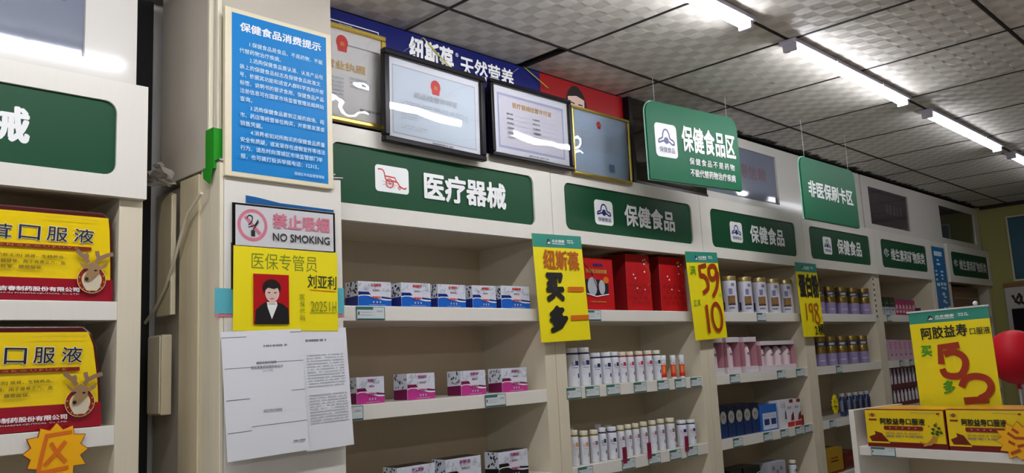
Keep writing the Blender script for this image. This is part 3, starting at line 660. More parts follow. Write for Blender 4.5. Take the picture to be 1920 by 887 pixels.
# yellow staff note
t, f, W, H = board_at('staff_note', 'yellow handwritten staff note with a small portrait photo', 'note', YC - 0.012, (437, 460), (634, 619), 0.001, YPAPER, roty=R(0.4))
PMK = mat('marker_olive', (120, 134, 20), 0.5); PMK2 = mat('marker_dark', (40, 52, 24), 0.5)
f.text('医保专管员', 0.16, 0.79, 0.065, 0.265, PMK, bold=0.0, res=2); f.text('刘亚利', 0.69, 0.985, 0.3, 0.47, PMK2, bold=0.015, res=2, rot=-0.02)
f.strokes([[(0.71, 0.49), (0.98, 0.5)]], 0.002, PORANGE); f.strokes([[(0.71, 0.78), (0.97, 0.77)]], 0.0012, PMK)
for k, ch in enumerate('医保代码'): f.text(ch, 0.61, 0.66, 0.55 + 0.085 * k, 0.62 + 0.085 * k, PMK, bold=0, res=1)
f.text('20251', 0.715, 0.91, 0.63, 0.76, PMK, bold=-0.005, res=2); f.text('H', 0.935, 0.975, 0.63, 0.77, PMK, bold=0, res=1)
ph = thing('portrait_photo', 'small red-backed portrait photo on the yellow note', 'photo', f.p.location + Vector((0.175 * W, -0.0035, 0.075 * H)))
pw, phh = 0.33 * W, 0.6 * H
MB().box(0, pw, 0, 0.001, 0, phh).build('print', mat('photo_red', (176, 20, 26), 0.3), ph)
g = Face(ph, pw, phh, 0, 0, 0)
g.polys([[(0.03, 1), (0.06, 0.72), (0.2, 0.62), (0.36, 0.55), (0.64, 0.55), (0.82, 0.6), (0.97, 0.68), (1.0, 1)]], mat('photo_jacket', (26, 22, 26), 0.4), 'printed_jacket')
g.polys([[(0.36, 0.56), (0.64, 0.55), (0.66, 0.62), (0.5, 0.9), (0.38, 0.66)]], PWHITE, 'printed_collar')
g.polys([ell(0.5, 0.27, 0.26, 0.17, 20)], mat('photo_hair', (30, 20, 20), 0.4), 'printed_hair')
g.polys([ell(0.51, 0.385, 0.2, 0.175, 20), [(0.42, 0.6), (0.6, 0.6), (0.59, 0.5), (0.43, 0.5)]], SKIN, 'printed_face')
g.polys([[(0.29, 0.34), (0.3, 0.22), (0.5, 0.16), (0.7, 0.22), (0.74, 0.34), (0.66, 0.27), (0.55, 0.3), (0.4, 0.27)]], MATS['photo_hair'], 'printed_fringe')
g.strokes([[(0.38, 0.37), (0.45, 0.37)], [(0.56, 0.37), (0.63, 0.37)]], 0.0022, PBLACK, 'printed_eyes'); g.strokes([[(0.45, 0.485), (0.56, 0.485)]], 0.002, PPINK, 'printed_mouth')
# printed sheets
t, f, W, H = board_at('printed_sheet', 'white text-covered sheet hanging behind the folded cover sheet', 'paper', YC - 0.027, (572, 616), (664, 836), 0.0008, PAPER, rotx=R(-3), roty=R(-1.5))
f.scribble(0.1, 0.55, 0.09, 0.13, 1, PGREY, 0.5, seed=40); f.scribble(0.12, 0.9, 0.22, 0.5, 12, PLGREY, 0.45, seed=41); f.scribble(0.12, 0.92, 0.55, 0.8, 11, PLGREY, 0.45, seed=42)
t, f, W, H = board_at('printed_sheet', 'white cover sheet with creases and short centred print on the column', 'paper', YC - 0.034, (427, 621), (580, 848), 0.0008, PAPER, rotx=R(-3.5), roty=R(-1.6))
f.rects([(0.0, 0.3, 0.045, 0.05), (0.85, 1, 0.02, 0.026), (0.02, 0.4, 0.29, 0.294), (0.4, 1, 0.26, 0.264), (0.02, 0.3, 0.535, 0.541), (0.82, 1, 0.5, 0.505), (0.02, 0.3, 0.785, 0.79), (0.3, 1, 0.755, 0.759)], PGREY, 'crease_line')
f.scribble(0.5, 0.8, 0.12, 0.135, 1, PGREY, 1, seed=50); f.text('咸阳市医疗保障', 0.4, 0.65, 0.25, 0.272, PGREY, bold=0.01, res=1); f.text('定点零售药店服务协议书', 0.33, 0.73, 0.285, 0.308, PGREY, bold=0.01, res=1); f.text('(2023 年度)', 0.47, 0.6, 0.318, 0.338, PGREY, bold=0, res=1)
f.text('咸阳市医疗保障局', 0.45, 0.68, 0.635, 0.655, PGREY, bold=0.01, res=1); f.scribble(0.8, 0.95, 0.905, 0.918, 1, PGREY, 1, seed=52)

# ------------------------------------------------------------------ small shared things
def price_label_proto():
    t = thing('price_label', '', 'price label', (0, 0, 0)); W, H = 0.098, 0.041
    MB().box(0, W, -0.0022, -0.0006, 0, H).build('card', mat('label_teal', (92, 128, 124), 0.3), t)
    f = Face(t, W, H, 0, 0, -0.0022)
    f.rect(0.03, 0.97, 0.06, 0.93, mat('label_white', (206, 214, 216), 0.3), 'label_paper'); f.rect(0.0, 0.58, 0.0, 0.24, mat('label_head', (58, 112, 102), 0.35), 'label_header')
    f.rects([(0.06, 0.1, 0.38, 0.62)], PBLACK, 'label_mark'); f.rects([(0.16, 0.56, 0.4, 0.43), (0.16, 0.56, 0.6, 0.63), (0.6, 0.605, 0.06, 0.8), (0.7, 0.9, 0.28, 0.38)], PLGREY, 'label_rule'); f.rect(0.03, 0.97, 0.88, 0.95, MATS['label_head'], 'label_foot')
    return t
PL = price_label_proto(); PL_used = [False]
def price(px, py, label, scale=1.0, zrow=None):
    p = atY(px, py, Y0 - 0.001)
    o = PL if not PL_used[0] else copy_tree(PL); PL_used[0] = True
    o.scale = (scale, 1, 1); zr = min(SH, key=lambda z: abs(wz(z - LIP / 2) - p.z)); o.location = (p.x - 0.049 * scale, Y0 + 0.0005, wz(zr - LIP / 2) - 0.0205)
    o['label'] = label; o['category'] = 'price label'; o['group'] = 'price labels on the shelf edges'; return o
CN = ['wheelchair-sign cabinet', 'red-gift-box cabinet', 'canister cabinet', 'lavender-can cabinet', 'magenta-box cabinet']
for px, py, s in ((695, 585, 1.08), ): price(px, py, 'teal-edged price label under the blue boxes', s)
price(929, 748, 'teal-edged price label under the last pink boxes'); price(655, 778, 'teal-edged price label beside the hanging paper sheets', 1.0)
price(1112, 590, 'price label under the red gift box')
for px, py in ((1076.6, 736), (1111, 733), (1150, 729), (1200.5, 725), (1243.6, 721), (1275.8, 718), (1305, 715)): price(px, py, 'price label on the shelf edge under the upper row of bottles', 0.86)
for px, py in ((1098, 882), (1179, 872), (1227.5, 862), (1267, 853.6), (1298, 846.6)): price(px, py, 'price label on the shelf edge under the lower row of bottles', 0.86)
price(1427.5, 592.5, 'price label under the gold-lidded canisters', 0.9)
for px, py in ((1378, 710), (1465, 700), (1500, 696)): price(px, py, 'price label under the pink window boxes', 0.9)
for px, py in ((1384, 830), (1440, 818), (1471, 810), (1498.5, 805), (1515.5, 801)): price(px, py, 'price label under the navy and red-white cartons', 0.86)
price(1573, 688, 'price label under the second shelf of lavender cans', 0.8); price(1561, 790, 'price label under the navy bottles', 0.8)
price(1667, 593, 'price label under the dark green cartons', 0.8); price(1690.5, 676, 'price label under the pale pink cartons', 0.8); price(1709, 675, 'price label under the pale pink cartons', 0.8)

# maroon tabs above the lower bottle labels
for px, py in ((1172, 854), (1218, 845), (1288, 832)):
    p = atY(px, py, Y0 - 0.003); t = thing('maroon_tab', 'upright maroon tag in front of the lower bottles', 'tag', (p.x - 0.014, Y0 - 0.003, p.z - 0.032), group='maroon tags on the bottle shelf')
    MB().box(0, 0.027, 0, 0.0012, 0, 0.064).build('tab_card', mat('tab_maroon', (142, 24, 70), 0.4), t); Face(t, 0.027, 0.064).scribble(0.15, 0.85, 0.1, 0.7, 4, PDRED, 0.6, seed=60)

# ------------------------------------------------------------------ products
def place(px0, px1, pytop, row, Yf):
    """front face seen between px0 and px1 on a shelf row -> x0, width, height, z"""
    zs = wz(SH[row]); pym = pytop + 40
    a = atY(px0, pym, Yf); b = atY(px1, pym, Yf); zt = atY((px0 + px1) / 2, pytop, Yf).z
    # use the exact row of the base
    for _ in range(3):
        pass
    return a.x, b.x - a.x, zt - zs, zs
# --- mask boxes (blue, pink, black)
def mask_box(px0, px1, pytop, row, kind, label, group, yin=0.012, dep=0.07, rot=0):
    x, W, H, zs = place(px0, px1, pytop, row, Y0 + yin)
    t = thing('product_box', label, 'box', (x, Y0 + yin, zs + 0.0005), group=group, rotz=rot)
    cols = {'blue': ((26, 96, 190), (16, 34, 120)), 'pink': ((184, 52, 136), (112, 14, 70)), 'black': ((22, 20, 24), (10, 8, 12))}[kind]
    mm = mat('box_main_' + kind, cols[0], 0.3, vary=0.08); md = mat('box_dark_' + kind, cols[1], 0.3)
    MB().box(0, W, 0, dep, 0, H).build('carton', mat('box_pale_' + kind, (210, 214, 226), 0.3, vary=0.1, scale=60), t, bevel=0.001)
    f = Face(t, W, H)
    sw = [(0, 0.62), (0.1, 0.575), (0.3, 0.58), (0.45, 0.66), (0.6, 0.7), (0.8, 0.75), (1, 0.75)]
    f.polys([[(0, 1), (1, 1)] + sw[::-1]], mm, 'carton_lower'); f.strokes([[(u, v - 0.02) for u, v in sw]], 0.004, PWHITE, 'carton_swoosh')
    f.polys([[(0, 0.57), (0, 0.42), (0.3, 0.42), (0.36, 0.52), (0.3, 0.54), (0.1, 0.54)], [(0.68, 0.66), (0.7, 0.6), (1, 0.65), (1, 0.71)]], md, 'carton_band')
    f.disc(0.52, 0.5, 0.17 * W, mat('box_badge', (222, 212, 224), 0.3), 0.2 * H, 'carton_badge')
    acc = PRED if kind == 'blue' else mat('print_magenta', (150, 40, 110), 0.4)
    f.scribble(0.38, 0.68, 0.08, 0.2, 1, acc, 0.9, 'carton_logo', 7); f.scribble(0.42, 0.62, 0.32, 0.4, 1, PGREY, 0.9, 'small_print', 8); f.scribble(0.4, 0.65, 0.6, 0.7, 1, acc, 0.9, 'carton_mark', 9)
    f.rects([(0.42 + 0.1 * k, 0.46 + 0.1 * k, 0.8, 0.88) for k in range(3)] + [(0.3, 0.8, 0.94, 0.955)], PLGREY, 'small_print')
    # floral corner
    q = random.Random(int(px0)); f.polys([ell(q.uniform(0.02, 0.98), q.uniform(0.04, 0.36), 0.025, 0.04, 6) for _ in range(16)], PLGREY, 'floral_print')
    # left side in the dark print
    sd = MB(); sd.add([(-0.0004, 0.001, 0.001), (-0.0004, dep - 0.001, 0.001), (-0.0004, dep - 0.001, H * 0.38), (-0.0004, 0.001, H * 0.42)], [(0, 1, 2, 3)]); sd.build('carton_side_lower', md, t, fix=False)
    sd = MB()
    for _ in range(18):
        yy, zz = q.uniform(0.006, dep - 0.006), q.uniform(0.45, 0.97) * H; sd.add([(-0.0005, yy + a * 0.005, zz + b * 0.005) for a, b in ((0, -1), (0.8, 0), (0, 1), (-0.8, 0))], [(0, 1, 2, 3)])
    sd.build('floral_print', PBLACK if kind != 'pink' else PGREY, t, fix=False)
    MB().add([(0.002, 0.002, H + 0.0004), (W - 0.002, 0.002, H + 0.0004), (W - 0.002, dep - 0.002, H + 0.0004), (0.002, dep - 0.002, H + 0.0004)], [(0, 1, 2, 3)]).build('carton_top', md if kind == 'black' else mm, t, fix=False)
    return t
for a, b, tp_ in ((672, 734, 528.5), (753, 808, 531), (822, 873.5, 534), (887, 931, 536), (941, 994, 537)):
    mask_box(a, b, tp_, 0, 'blue', 'blue and white carton above the shelf label, next to the column' if a == 672 else 'blue and white carton at the end of its row by the yellow poster' if a == 941 else 'blue and white carton in the middle of the top shelf row', 'blue cartons on the top shelf')
for k, (a, b, tp_, yin, lb) in enumerate(((669, 721, 707, 0.03, 'pink and white carton beside the hanging paper sheets'), (764, 816, 700, 0.03, 'pink and white carton, second from the column'),
                                  (865, 911.5, 695, 0.03, 'pink and white carton with magenta end, before the last one'), (942, 989, 690, 0.03, 'pink and white carton at the end of its row'))):
    mask_box(a, b, tp_, 1, 'pink', lb, 'pink cartons on the middle shelf', yin)
for a, b, tp_, lb in ((745, 817, 873, 'black and white carton on the lower shelf, nearest the column'), (837, 903, 858, 'black and white carton in the middle of the lower shelf'), (936, 991, 845, 'black and white carton on the lower shelf, next to the bottle cabinet')):
    mask_box(a, b, tp_, 2, 'black', lb, 'black cartons on the lower shelf', 0.02)

# --- bottles
BW = mat('bottle_white', (226, 228, 234), 0.25, vary=0.02); CAPC = mat('cap_cream', (224, 218, 196), 0.4); CAPW = mat('cap_white', (226, 228, 232), 0.4)
def bottle_proto(h, r, cap, ring, blk, accent, name='pill_bottle'):
    t = thing(name, '', 'bottle', (0, 0, 0))
    MB().lathe([(r * 0.92, 0), (r, 0.004), (r, h * 0.76), (r * 0.97, h * 0.8), (r * 0.86, h * 0.83), (r * 0.84, h * 0.85)], 20).build('body', BW, t, smooth=True)
    MB().lathe([(r * 0.9, h * 0.828), (r * 0.93, h * 0.832), (r * 0.93, h * 0.868), (r * 0.9, h * 0.871)], 20).build('neck_ring', ring, t, smooth=True)
    MB().lathe([(r * 0.9, h * 0.872), (r * 0.92, h * 0.88), (r * 0.92, h * 0.985), (r * 0.86, h)], 20).build('cap', cap, t, smooth=True)
    lb = MB().patch(r + 0.0004, -75, 75, h * 0.12, h * 0.68, 12).build('label', mat('bottle_label', (220, 222, 232), 0.35), t, fix=False)
    MB().patch(r + 0.0008, 0, 40, h * 0.54, h * 0.66, 5).build('label_block', blk, lb, fix=False)
    mb = MB(); q = random.Random(int(r * 1e5))
    for k in range(3): mb.patch(r + 0.0008, -34, -8 + 4 * k, h * (0.6 - 0.035 * k), h * (0.615 - 0.035 * k), 4)
    mb.patch(r + 0.0008, -30, 26, h * 0.475, h * 0.49, 5); mb.build('label_text', accent, lb, fix=False)
    mb = MB()
    for k in range(4): mb.patch(r + 0.0008, -30, q.uniform(-8, 14), h * (0.43 - 0.045 * k), h * (0.44 - 0.045 * k), 4)
    mb.build('small_print', PLGREY, lb, fix=False)
    MB().patch(r + 0.0008, 22, 40, h * 0.22, h * 0.33, 4).build('label_picture', blk if blk is not PRED else PPINK, lb, fix=False)
    return t
RN = mat('ring_navy', (20, 24, 80), 0.4); RR = mat('ring_red', (170, 20, 40), 0.4); RO = mat('ring_olive', (120, 112, 40), 0.4); RG = mat('ring_green', (20, 60, 50), 0.4)
LBO = mat('label_tan', (206, 150, 100), 0.4); LBN = mat('label_navy', (30, 40, 90), 0.4); LBR = mat('label_red', (170, 40, 60), 0.4); LBG = mat('label_taupe', (120, 112, 112), 0.4)
protos = {'navy': bottle_proto(0.14, 0.027, CAPW, RN, LBN, PNAVY), 'red': bottle_proto(0.14, 0.027, CAPC, RR, LBR, LBR), 'olive': bottle_proto(0.14, 0.027, CAPC, RO, LBG, PPINK),
          'tan': bottle_proto(0.14, 0.027, CAPC, RO, LBO, LBO), 'green': bottle_proto(0.14, 0.027, CAPC, RG, RG, PGREY), 'block': bottle_proto(0.14, 0.029, CAPW, RN, PNAVY, PPINK)}
usedp = set()
def put(kind, px, pytop, row, yc, label, group, pr=protos, wpx=None):
    zs = wz(SH[row]); p = atY(px, pytop, Y0 + yc); h = p.z - zs
    src = pr[kind]; o = src if id(src) not in usedp else copy_tree(src); usedp.add(id(src))
    s = h / 0.14; sx = s
    if wpx: 
        dep = (M3.transposed() @ Vector((p.x, p.y, p.z - CZ))).y; sx = wpx / 2 * dep / FPX / 0.027
    o.location = (p.x, Y0 + yc, zs + 0.0005); o.scale = (sx, sx, s); o['label'] = label; o['category'] = 'bottle' if 'tube' not in label else 'tube'; o['group'] = group
    o.rotation_euler.z = R({'can_w': -48, 'can_p': -45, 'dark': -45, 'tube': -40}.get(kind, -28) + random.Random(int(px * 10)).uniform(-9, 9)); return o
for k, (px, tp_, wp) in enumerate(((1071, 653, 25), (1092.5, 652, 24))): put('navy', px, tp_, 1, 0.045, 'large white pill bottle with navy neck ring on the upper bottle shelf', 'pill bottles on the upper bottle shelf', wpx=wp)
for px, tp_, wp in ((1115.5, 662, 20), (1134.5, 661, 20.5), (1150.5, 660, 16.5)): put('navy', px, tp_, 1, 0.04, 'small white pill bottle with navy neck ring on the upper bottle shelf', 'pill bottles on the upper bottle shelf', wpx=wp)
for px, tp_, wp in ((1165, 660, 16.5), (1180, 659.5, 15.5), (1196.5, 658.5, 17), (1213.5, 657.5, 16.5)): put('red', px, tp_, 1, 0.04, 'white pill bottle with red neck ring on the upper bottle shelf', 'pill bottles on the upper bottle shelf', wpx=wp)
put('green', 1229.5, 657, 1, 0.045, 'white pill bottle with dark green neck ring beside the orange tubes', 'pill bottles on the upper bottle shelf', wpx=15.5)
g2 = 'pill bottles on the lower bottle shelf'
for px, tp_, wp in ((1074.5, 807, 18), (1093.5, 808, 18)): put('tan', px, tp_, 2, 0.035, 'white pill bottle with a tan label block on the lower bottle shelf', g2, wpx=wp)
put('olive', 1112.5, 806, 2, 0.035, 'white pill bottle beside the tan-labelled ones on the lower shelf', g2, wpx=17.5)
for px, tp_, wp in ((1128, 802, 15.5), (1146, 800.5, 18.5)): put('navy', px, tp_, 2, 0.035, 'white pill bottle with navy neck ring on the lower bottle shelf', g2, wpx=wp)
for px, tp_, wp in ((1162.5, 798, 15), (1176.5, 796, 14), (1190.5, 794, 14.5), (1205.5, 791, 15), (1222, 788.5, 15.5), (1237.5, 786, 15)): put('olive', px, tp_, 2, 0.035, 'white pill bottle with cream cap and olive ring in the lower row', g2, wpx=wp)
put('olive', 1255, 784, 2, 0.035, 'larger cream-capped pill bottle beside the navy-block bottles', g2, wpx=17.5)
for px, tp_, wp in ((1276.5, 788, 18), (1294, 787, 16)): put('block', px, tp_, 2, 0.035, 'white bottle with a square navy block at the end of the lower row', g2, wpx=wp)
for px, tp_ in ((1068, 803), (1120, 796), (1139, 797)): put('navy', px, tp_, 2, 0.105, 'white bottle cap peeking out behind the lower row', g2, wpx=16)
for px, tp_ in ((1080, 655), (1140, 660)): put('navy', px, tp_, 1, 0.11, 'white pill bottle standing behind the upper row', 'pill bottles behind the upper row', wpx=18)
# effervescent tubes
def tube_proto():
    t = thing('tablet_tube', '', 'tube', (0, 0, 0)); r = 0.02; h = 0.14
    MB().lathe([(r * 0.95, 0), (r, 0.003), (r, h * 0.78)], 18).build('body', BW, t, smooth=True)
    MB().lathe([(r * 1.12, h * 0.78), (r * 1.14, h * 0.8), (r * 1.12, h * 0.98), (r, h)], 18).build('cap', CAPW, t, smooth=True)
    lb = MB().patch(r + 0.0004, -85, 85, h * 0.07, h * 0.6, 12).build('label', mat('tube_orange', (224, 92, 40), 0.35), t, fix=False)
    MB().patch(r + 0.0008, -85, 85, h * 0.07, h * 0.22, 12).build('label_foot', PRED, lb, fix=False)
    mb = MB(); [mb.patch(r + 0.0008, -20, 12, h * (0.3 + 0.06 * k), h * (0.325 + 0.06 * k), 4) for k in range(4)]; mb.build('label_text', mat('tube_text', (240, 190, 150), 0.4), lb, fix=False)
    MB().patch(r + 0.0008, -10, 8, h * 0.63, h * 0.68, 3).build('label_drop', PDRED, lb, fix=False)
    return t
protos['tube'] = tube_proto()
for px in (1242.5, 1260.5, 1276.5): put('tube', px, 666.5 - (px - 1242) * 0.02, 1, 0.03, 'orange and white tablet tube at the end of the upper bottle row', 'orange tablet tubes', wpx=13.5)

# --- red gift boxes
x, W, H, zs = place(1092, 1150, 484, 0, Y0 + 0.03)
RGB_ = mat('gift_red', (186, 24, 30), 0.3, vary=0.08); RGD = mat('gift_red_dark', (120, 14, 18), 0.35)
t = thing('gift_box', 'red gift box with a clear window and gold lettering', 'box', (x, Y0 + 0.03, zs + 0.0005))
MB().box(0, W, 0, 0.1, 0, H).build('carton', RGB_, t, bevel=0.002); f = Face(t, W, H)
f.rrect(0.0, 0.82, 0.42, 0.72, 0.02, mat('gift_window', (52, 44, 52), 0.1), 'window'); f.disc(0.3, 0.55, 0.03, PLGREY, 0.038, 'window_bottle'); f.disc(0.6, 0.56, 0.02, PLGREY, 0.03, 'window_bottle')
f.text('纽斯葆', 0.35, 0.66, 0.11, 0.165, PNAVY, 0.06, 1); f.text('深海鱼油软胶囊', 0.1, 0.78, 0.22, 0.3, PGOLD, 0.02, 1); f.disc(0.74, 0.42, 0.018, PORANGE, 0.014, 'gift_seal')
f.strokes([[(0.1, 0.69), (0.4, 0.74), (0.8, 0.69)]], 0.004, PWHITE, 'window_rim'); f.scribble(0.2, 0.7, 0.83, 0.87, 1, PGOLD, 0.5, seed=71)
f.strokes([[(0.05, 0.12), (0.3, 0.3), (0.42, 0.55), (0.5, 0.7)]], 0.003, BLACKF, 'carry_cord')
for k, (a, b, tp_, lb) in enumerate(((1174, 1220, 478, 'red gift bag with white blossoms, between the window box and another bag'), (1237, 1285, 483, 'red gift bag with white blossoms behind the yellow 59 poster'))):
    x, W, H, zs = place(a, b, tp_, 0, Y0 + 0.03)
    t = thing('gift_bag', lb, 'gift bag', (x, Y0 + 0.03, zs + 0.0005), group='red gift bags')
    MB().prism([(0, 0), (W, 0), (W * 0.97, H), (W * 0.02, H)], 0, 0.13).build('bag_body', RGB_, t, bevel=0.002); f = Face(t, W, H)
    MB().add([(-0.0006, 0.002, 0.002), (-0.0006, 0.128, 0.002), (W * 0.02 - 0.0006, 0.128, H - 0.002), (W * 0.02 - 0.0006, 0.002, H - 0.002)], [(0, 1, 2, 3)]).build('bag_gusset', RGD, t, fix=False)
    q = random.Random(k); f.polys([ell(u + q.uniform(-0.02, 0.02), v, 0.03, 0.016, 6) for u, v in ((0.78, 0.08), (0.7, 0.1), (0.85, 0.12), (0.76, 0.16), (0.36, 0.42), (0.3, 0.36), (0.74, 0.3), (0.42, 0.6), (0.72, 0.62))], PWHITE, 'blossom_print')
    f.strokes([[(0.74, 0.12), (0.98, 0.3), (0.96, 0.5), (0.8, 0.56)]], 0.002, PGOLD, 'gold_chain')
    f.polys([ell(0.15 + 0.2 * i + 0.1 * (j % 2), 0.55 + 0.1 * j, 0.08, 0.04, 8) for i in range(4) for j in range(4)], mat('gift_red_emboss', (164, 18, 24), 0.4), 'emboss_print')

# --- canisters
def can_proto(kind):
    t = thing('canister' if kind == 'white' else 'milk_powder_can', '', 'can', (0, 0, 0)); r = 0.042; h = 0.14
    if kind == 'white':
        MB().lathe([(r * 0.97, 0), (r, 0.003), (r, h * 0.86), (r * 0.96, h * 0.88)], 24).build('body', mat('can_white', (206, 206, 220), 0.25), t, smooth=True)
        MB().lathe([(r * 1.0, h * 0.88), (r * 1.03, h * 0.89), (r * 1.03, h * 0.98), (r, h)], 24).build('lid', mat('can_gold_lid', (178, 156, 96), 0.3, metal=0.6), t, smooth=True)
        lb = MB().patch(r + 0.0005, -30, 30, h * 0.22, h * 0.46, 8).build('label_picture', mat('can_brown', (130, 96, 50), 0.4, vary=0.4, scale=60), t, fix=False)
        MB().patch(r + 0.0008, -30, 30, h * 0.2, h * 0.25, 8).build('label_foot', mat('can_dark', (60, 40, 34), 0.4), lb, fix=False)
        MB().patch(r + 0.0005, -18, 10, h * 0.5, h * 0.66, 6).build('label_text', mat('can_text', (120, 124, 160), 0.4), t, fix=False); MB().patch(r + 0.0005, 4, 30, h * 0.72, h * 0.8, 5).build('label_block', PGREY, t, fix=False)
        MB().patch(r + 0.0005, -26, 20, h * 0.1, h * 0.15, 6).build('small_print', PGREY, t, fix=False); MB().patch(r + 0.0005, -85, -62, h * 0.08, h * 0.3, 6).build('side_print', PNAVY, t, fix=False)
    else:
        MB().lathe([(r * 0.97, 0), (r, 0.003), (r, h * 0.42)], 24).build('body', mat('can_lavender', (146, 132, 176), 0.3), t, smooth=True)
        g = mat('can_gold', (150, 124, 62), 0.25, metal=0.7)
        MB().lathe([(r, h * 0.42), (r * 1.01, h * 0.43), (r * 1.01, h * 0.64), (r * 0.96, h * 0.66)], 24).build('gold_band', g, t, smooth=True)
        MB().lathe([(r * 0.96, h * 0.66), (r * 0.96, h * 0.84)], 24).build('collar', mat('can_collar', (70, 66, 74), 0.3), t, smooth=True)
        MB().lathe([(r * 0.98, h * 0.84), (r * 1.02, h * 0.85), (r * 1.02, h * 0.98), (r, h)], 24).build('lid', g, t, smooth=True)
        MB().patch(r + 0.0005, -30, 30, h * 0.16, h * 0.2, 6).build('label_text', PLGREY, t, fix=False); MB().patch(r * 0.97 + 0.0005, -30, 25, h * 0.71, h * 0.78, 6).build('collar_print', PLGREY, t, fix=False)
    return t
protos['can_w'] = can_proto('white'); protos['can_p'] = can_proto('purple')
def putcan(kind, px, tp_, row, yc, wpx, label, group):
    o = put(kind, px, tp_, row, yc, label, group); p = o.location
    dep = (M3.transposed() @ Vector((p.x, p.y, 0))).y; s = wpx / 2 * dep / FPX / 0.042; o.scale = (s, s, o.scale[2]); o['category'] = 'can'
for px, tp_ in ((1365.5, 519), (1394.5, 520.5), (1421.5, 522), (1446, 524), (1470.5, 526)): putcan('can_w', px, tp_, 0, 0.05, 26.5, 'white canister with gold lid in the row behind the yellow 59 poster', 'gold-lidded canisters')
for px, tp_ in ((1532, 537), (1552, 538), (1574.7, 539), (1595.5, 540.5), (1616.5, 542)): putcan('can_p', px, tp_, 0, 0.046, 21.5, 'gold and lavender can on the top shelf behind the 198 poster', 'lavender cans')
for px in (1534.5, 1554.5, 1574.5, 1594.5, 1614): putcan('can_p', px, 632 - (px - 1537) * 0.03, 1, 0.05, 21, 'gold and lavender can on the second shelf under the 198 poster', 'lavender cans')

# --- pink window boxes
def window_box(px0, px1, tp_, row, nb, label):
    x, W, H, zs = place(px0, px1, tp_, row, Y0 + 0.02); dep = 0.085
    t = thing('window_box', label, 'box', (x, Y0 + 0.02, zs + 0.0005), group='pink window boxes')
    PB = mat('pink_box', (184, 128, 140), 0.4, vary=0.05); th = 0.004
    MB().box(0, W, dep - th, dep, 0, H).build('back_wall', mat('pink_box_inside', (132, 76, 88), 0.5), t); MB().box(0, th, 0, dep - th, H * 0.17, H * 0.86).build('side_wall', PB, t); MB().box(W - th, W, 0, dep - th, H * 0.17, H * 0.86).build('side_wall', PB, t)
    MB().box(-0.001, W + 0.001, -0.001, dep - th, 0, H * 0.17).build('box_tray', mat('pale_pink_board', (216, 206, 212), 0.4), t, bevel=0.001); MB().box(-0.001, W + 0.001, -0.001, dep - th, H * 0.86, H).build('box_lid', MATS['pale_pink_board'], t, bevel=0.001)
    for k in range(nb):
        r = min(W / nb * 0.4, 0.028); cx = W * (k + 0.5) / nb; hh = H * 0.66
        MB().lathe([(r, 0), (r, hh * 0.55), (r * 0.93, hh * 0.7), (r * 0.75, hh * 0.86), (r * 0.4, hh * 0.97), (r * 0.05, hh)], 16, (cx, dep * 0.45)).build('inner_bottle', mat('pale_pink_bottle', (222, 200, 206), 0.35), t, loc=(0, 0, H * 0.171), smooth=True)
        MB().patch(r + 0.0005, -25, 15, hh * 0.5, hh * 0.6, 4).build('bottle_print', PGREY, t, loc=(cx, dep * 0.45, H * 0.171), fix=False)
    return t
window_box(1336, 1357, 633, 1, 1, 'pink single window box partly behind the yellow 59 poster'); window_box(1364, 1388, 632.5, 1, 1, 'pink single window box with one pale bottle, in the middle')
window_box(1397, 1420, 632, 1, 1, 'pink single window box next to the wide four-bottle box'); window_box(1428, 1492, 639, 1, 4, 'wide pink window box with four pale bottles')

# --- generic cartons
def carton(px0, px1, tp_, row, yin, dep, m, label, group=None, deco=None, name='carton_box', zoff=0):
    x, W, H, zs = place(px0, px1, tp_, row, Y0 + yin)
    t = thing(name, label, 'box', (x, Y0 + yin, zs + 0.0005 + zoff), group=group)
    MB().box(0, W, 0, dep, 0, H - zoff).build('carton', m, t, bevel=0.001)
    if deco: deco(Face(t, W, H - zoff))
    return t
NAVYB = mat('navy_carton', (16, 24, 48), 0.3); ARCH = mat('arch_label', (150, 148, 140), 0.4)
def d_navy(f):
    f.rect(0, 1, 0.5, 1, mat('navy_carton_lower', (18, 44, 96), 0.3), 'carton_lower')
    f.polys([ell(0.5, 0.36, 0.42, 0.2, 16)], ARCH, 'arch_label'); f.rects([(0.36, 0.42, 0.3, 0.4), (0.58, 0.64, 0.3, 0.4), (0.4, 0.6, 0.6, 0.64)], PBLACK, 'printed_mark')
for k in range(5):
    a = 1350.5 + k * 15; carton(a, a + 14, 762 - k * 1.7, 2, 0.03, 0.1, NAVYB, 'navy carton with a pale arch label on the shelf under the pink window boxes', 'navy arch-label cartons', d_navy)
def d_blue(f):
    f.rect(0.05, 0.95, 0.32, 0.95, mat('carton_pale_blue', (196, 206, 226), 0.4), 'carton_panel'); f.rects([(0.14, 0.46, 0.55, 0.78), (0.58, 0.9, 0.55, 0.78)], mat('carton_navy', (36, 56, 110), 0.3), 'printed_block'); f.scribble(0.1, 0.9, 0.36, 0.5, 3, PLGREY, 0.4, seed=80)
carton(1429.5, 1459, 758, 2, 0.02, 0.09, mat('carton_blue', (40, 96, 176), 0.25), 'blue and white carton beside the navy arch-label cartons', None, d_blue)
def d_white(f):
    f.scribble(0.2, 0.9, 0.12, 0.3, 3, PGREY, 0.4, seed=81); f.polys([[(0.7, 0.7), (0.95, 0.7), (0.9, 0.35), (0.75, 0.45)]], mat('print_dim_violet', (80, 60, 90), 0.4), 'printed_figure')
carton(1463, 1476.5, 751, 2, 0.02, 0.07, mat('carton_white', (214, 214, 222), 0.35), 'plain white carton between the blue carton and red-white ones', None, d_white)
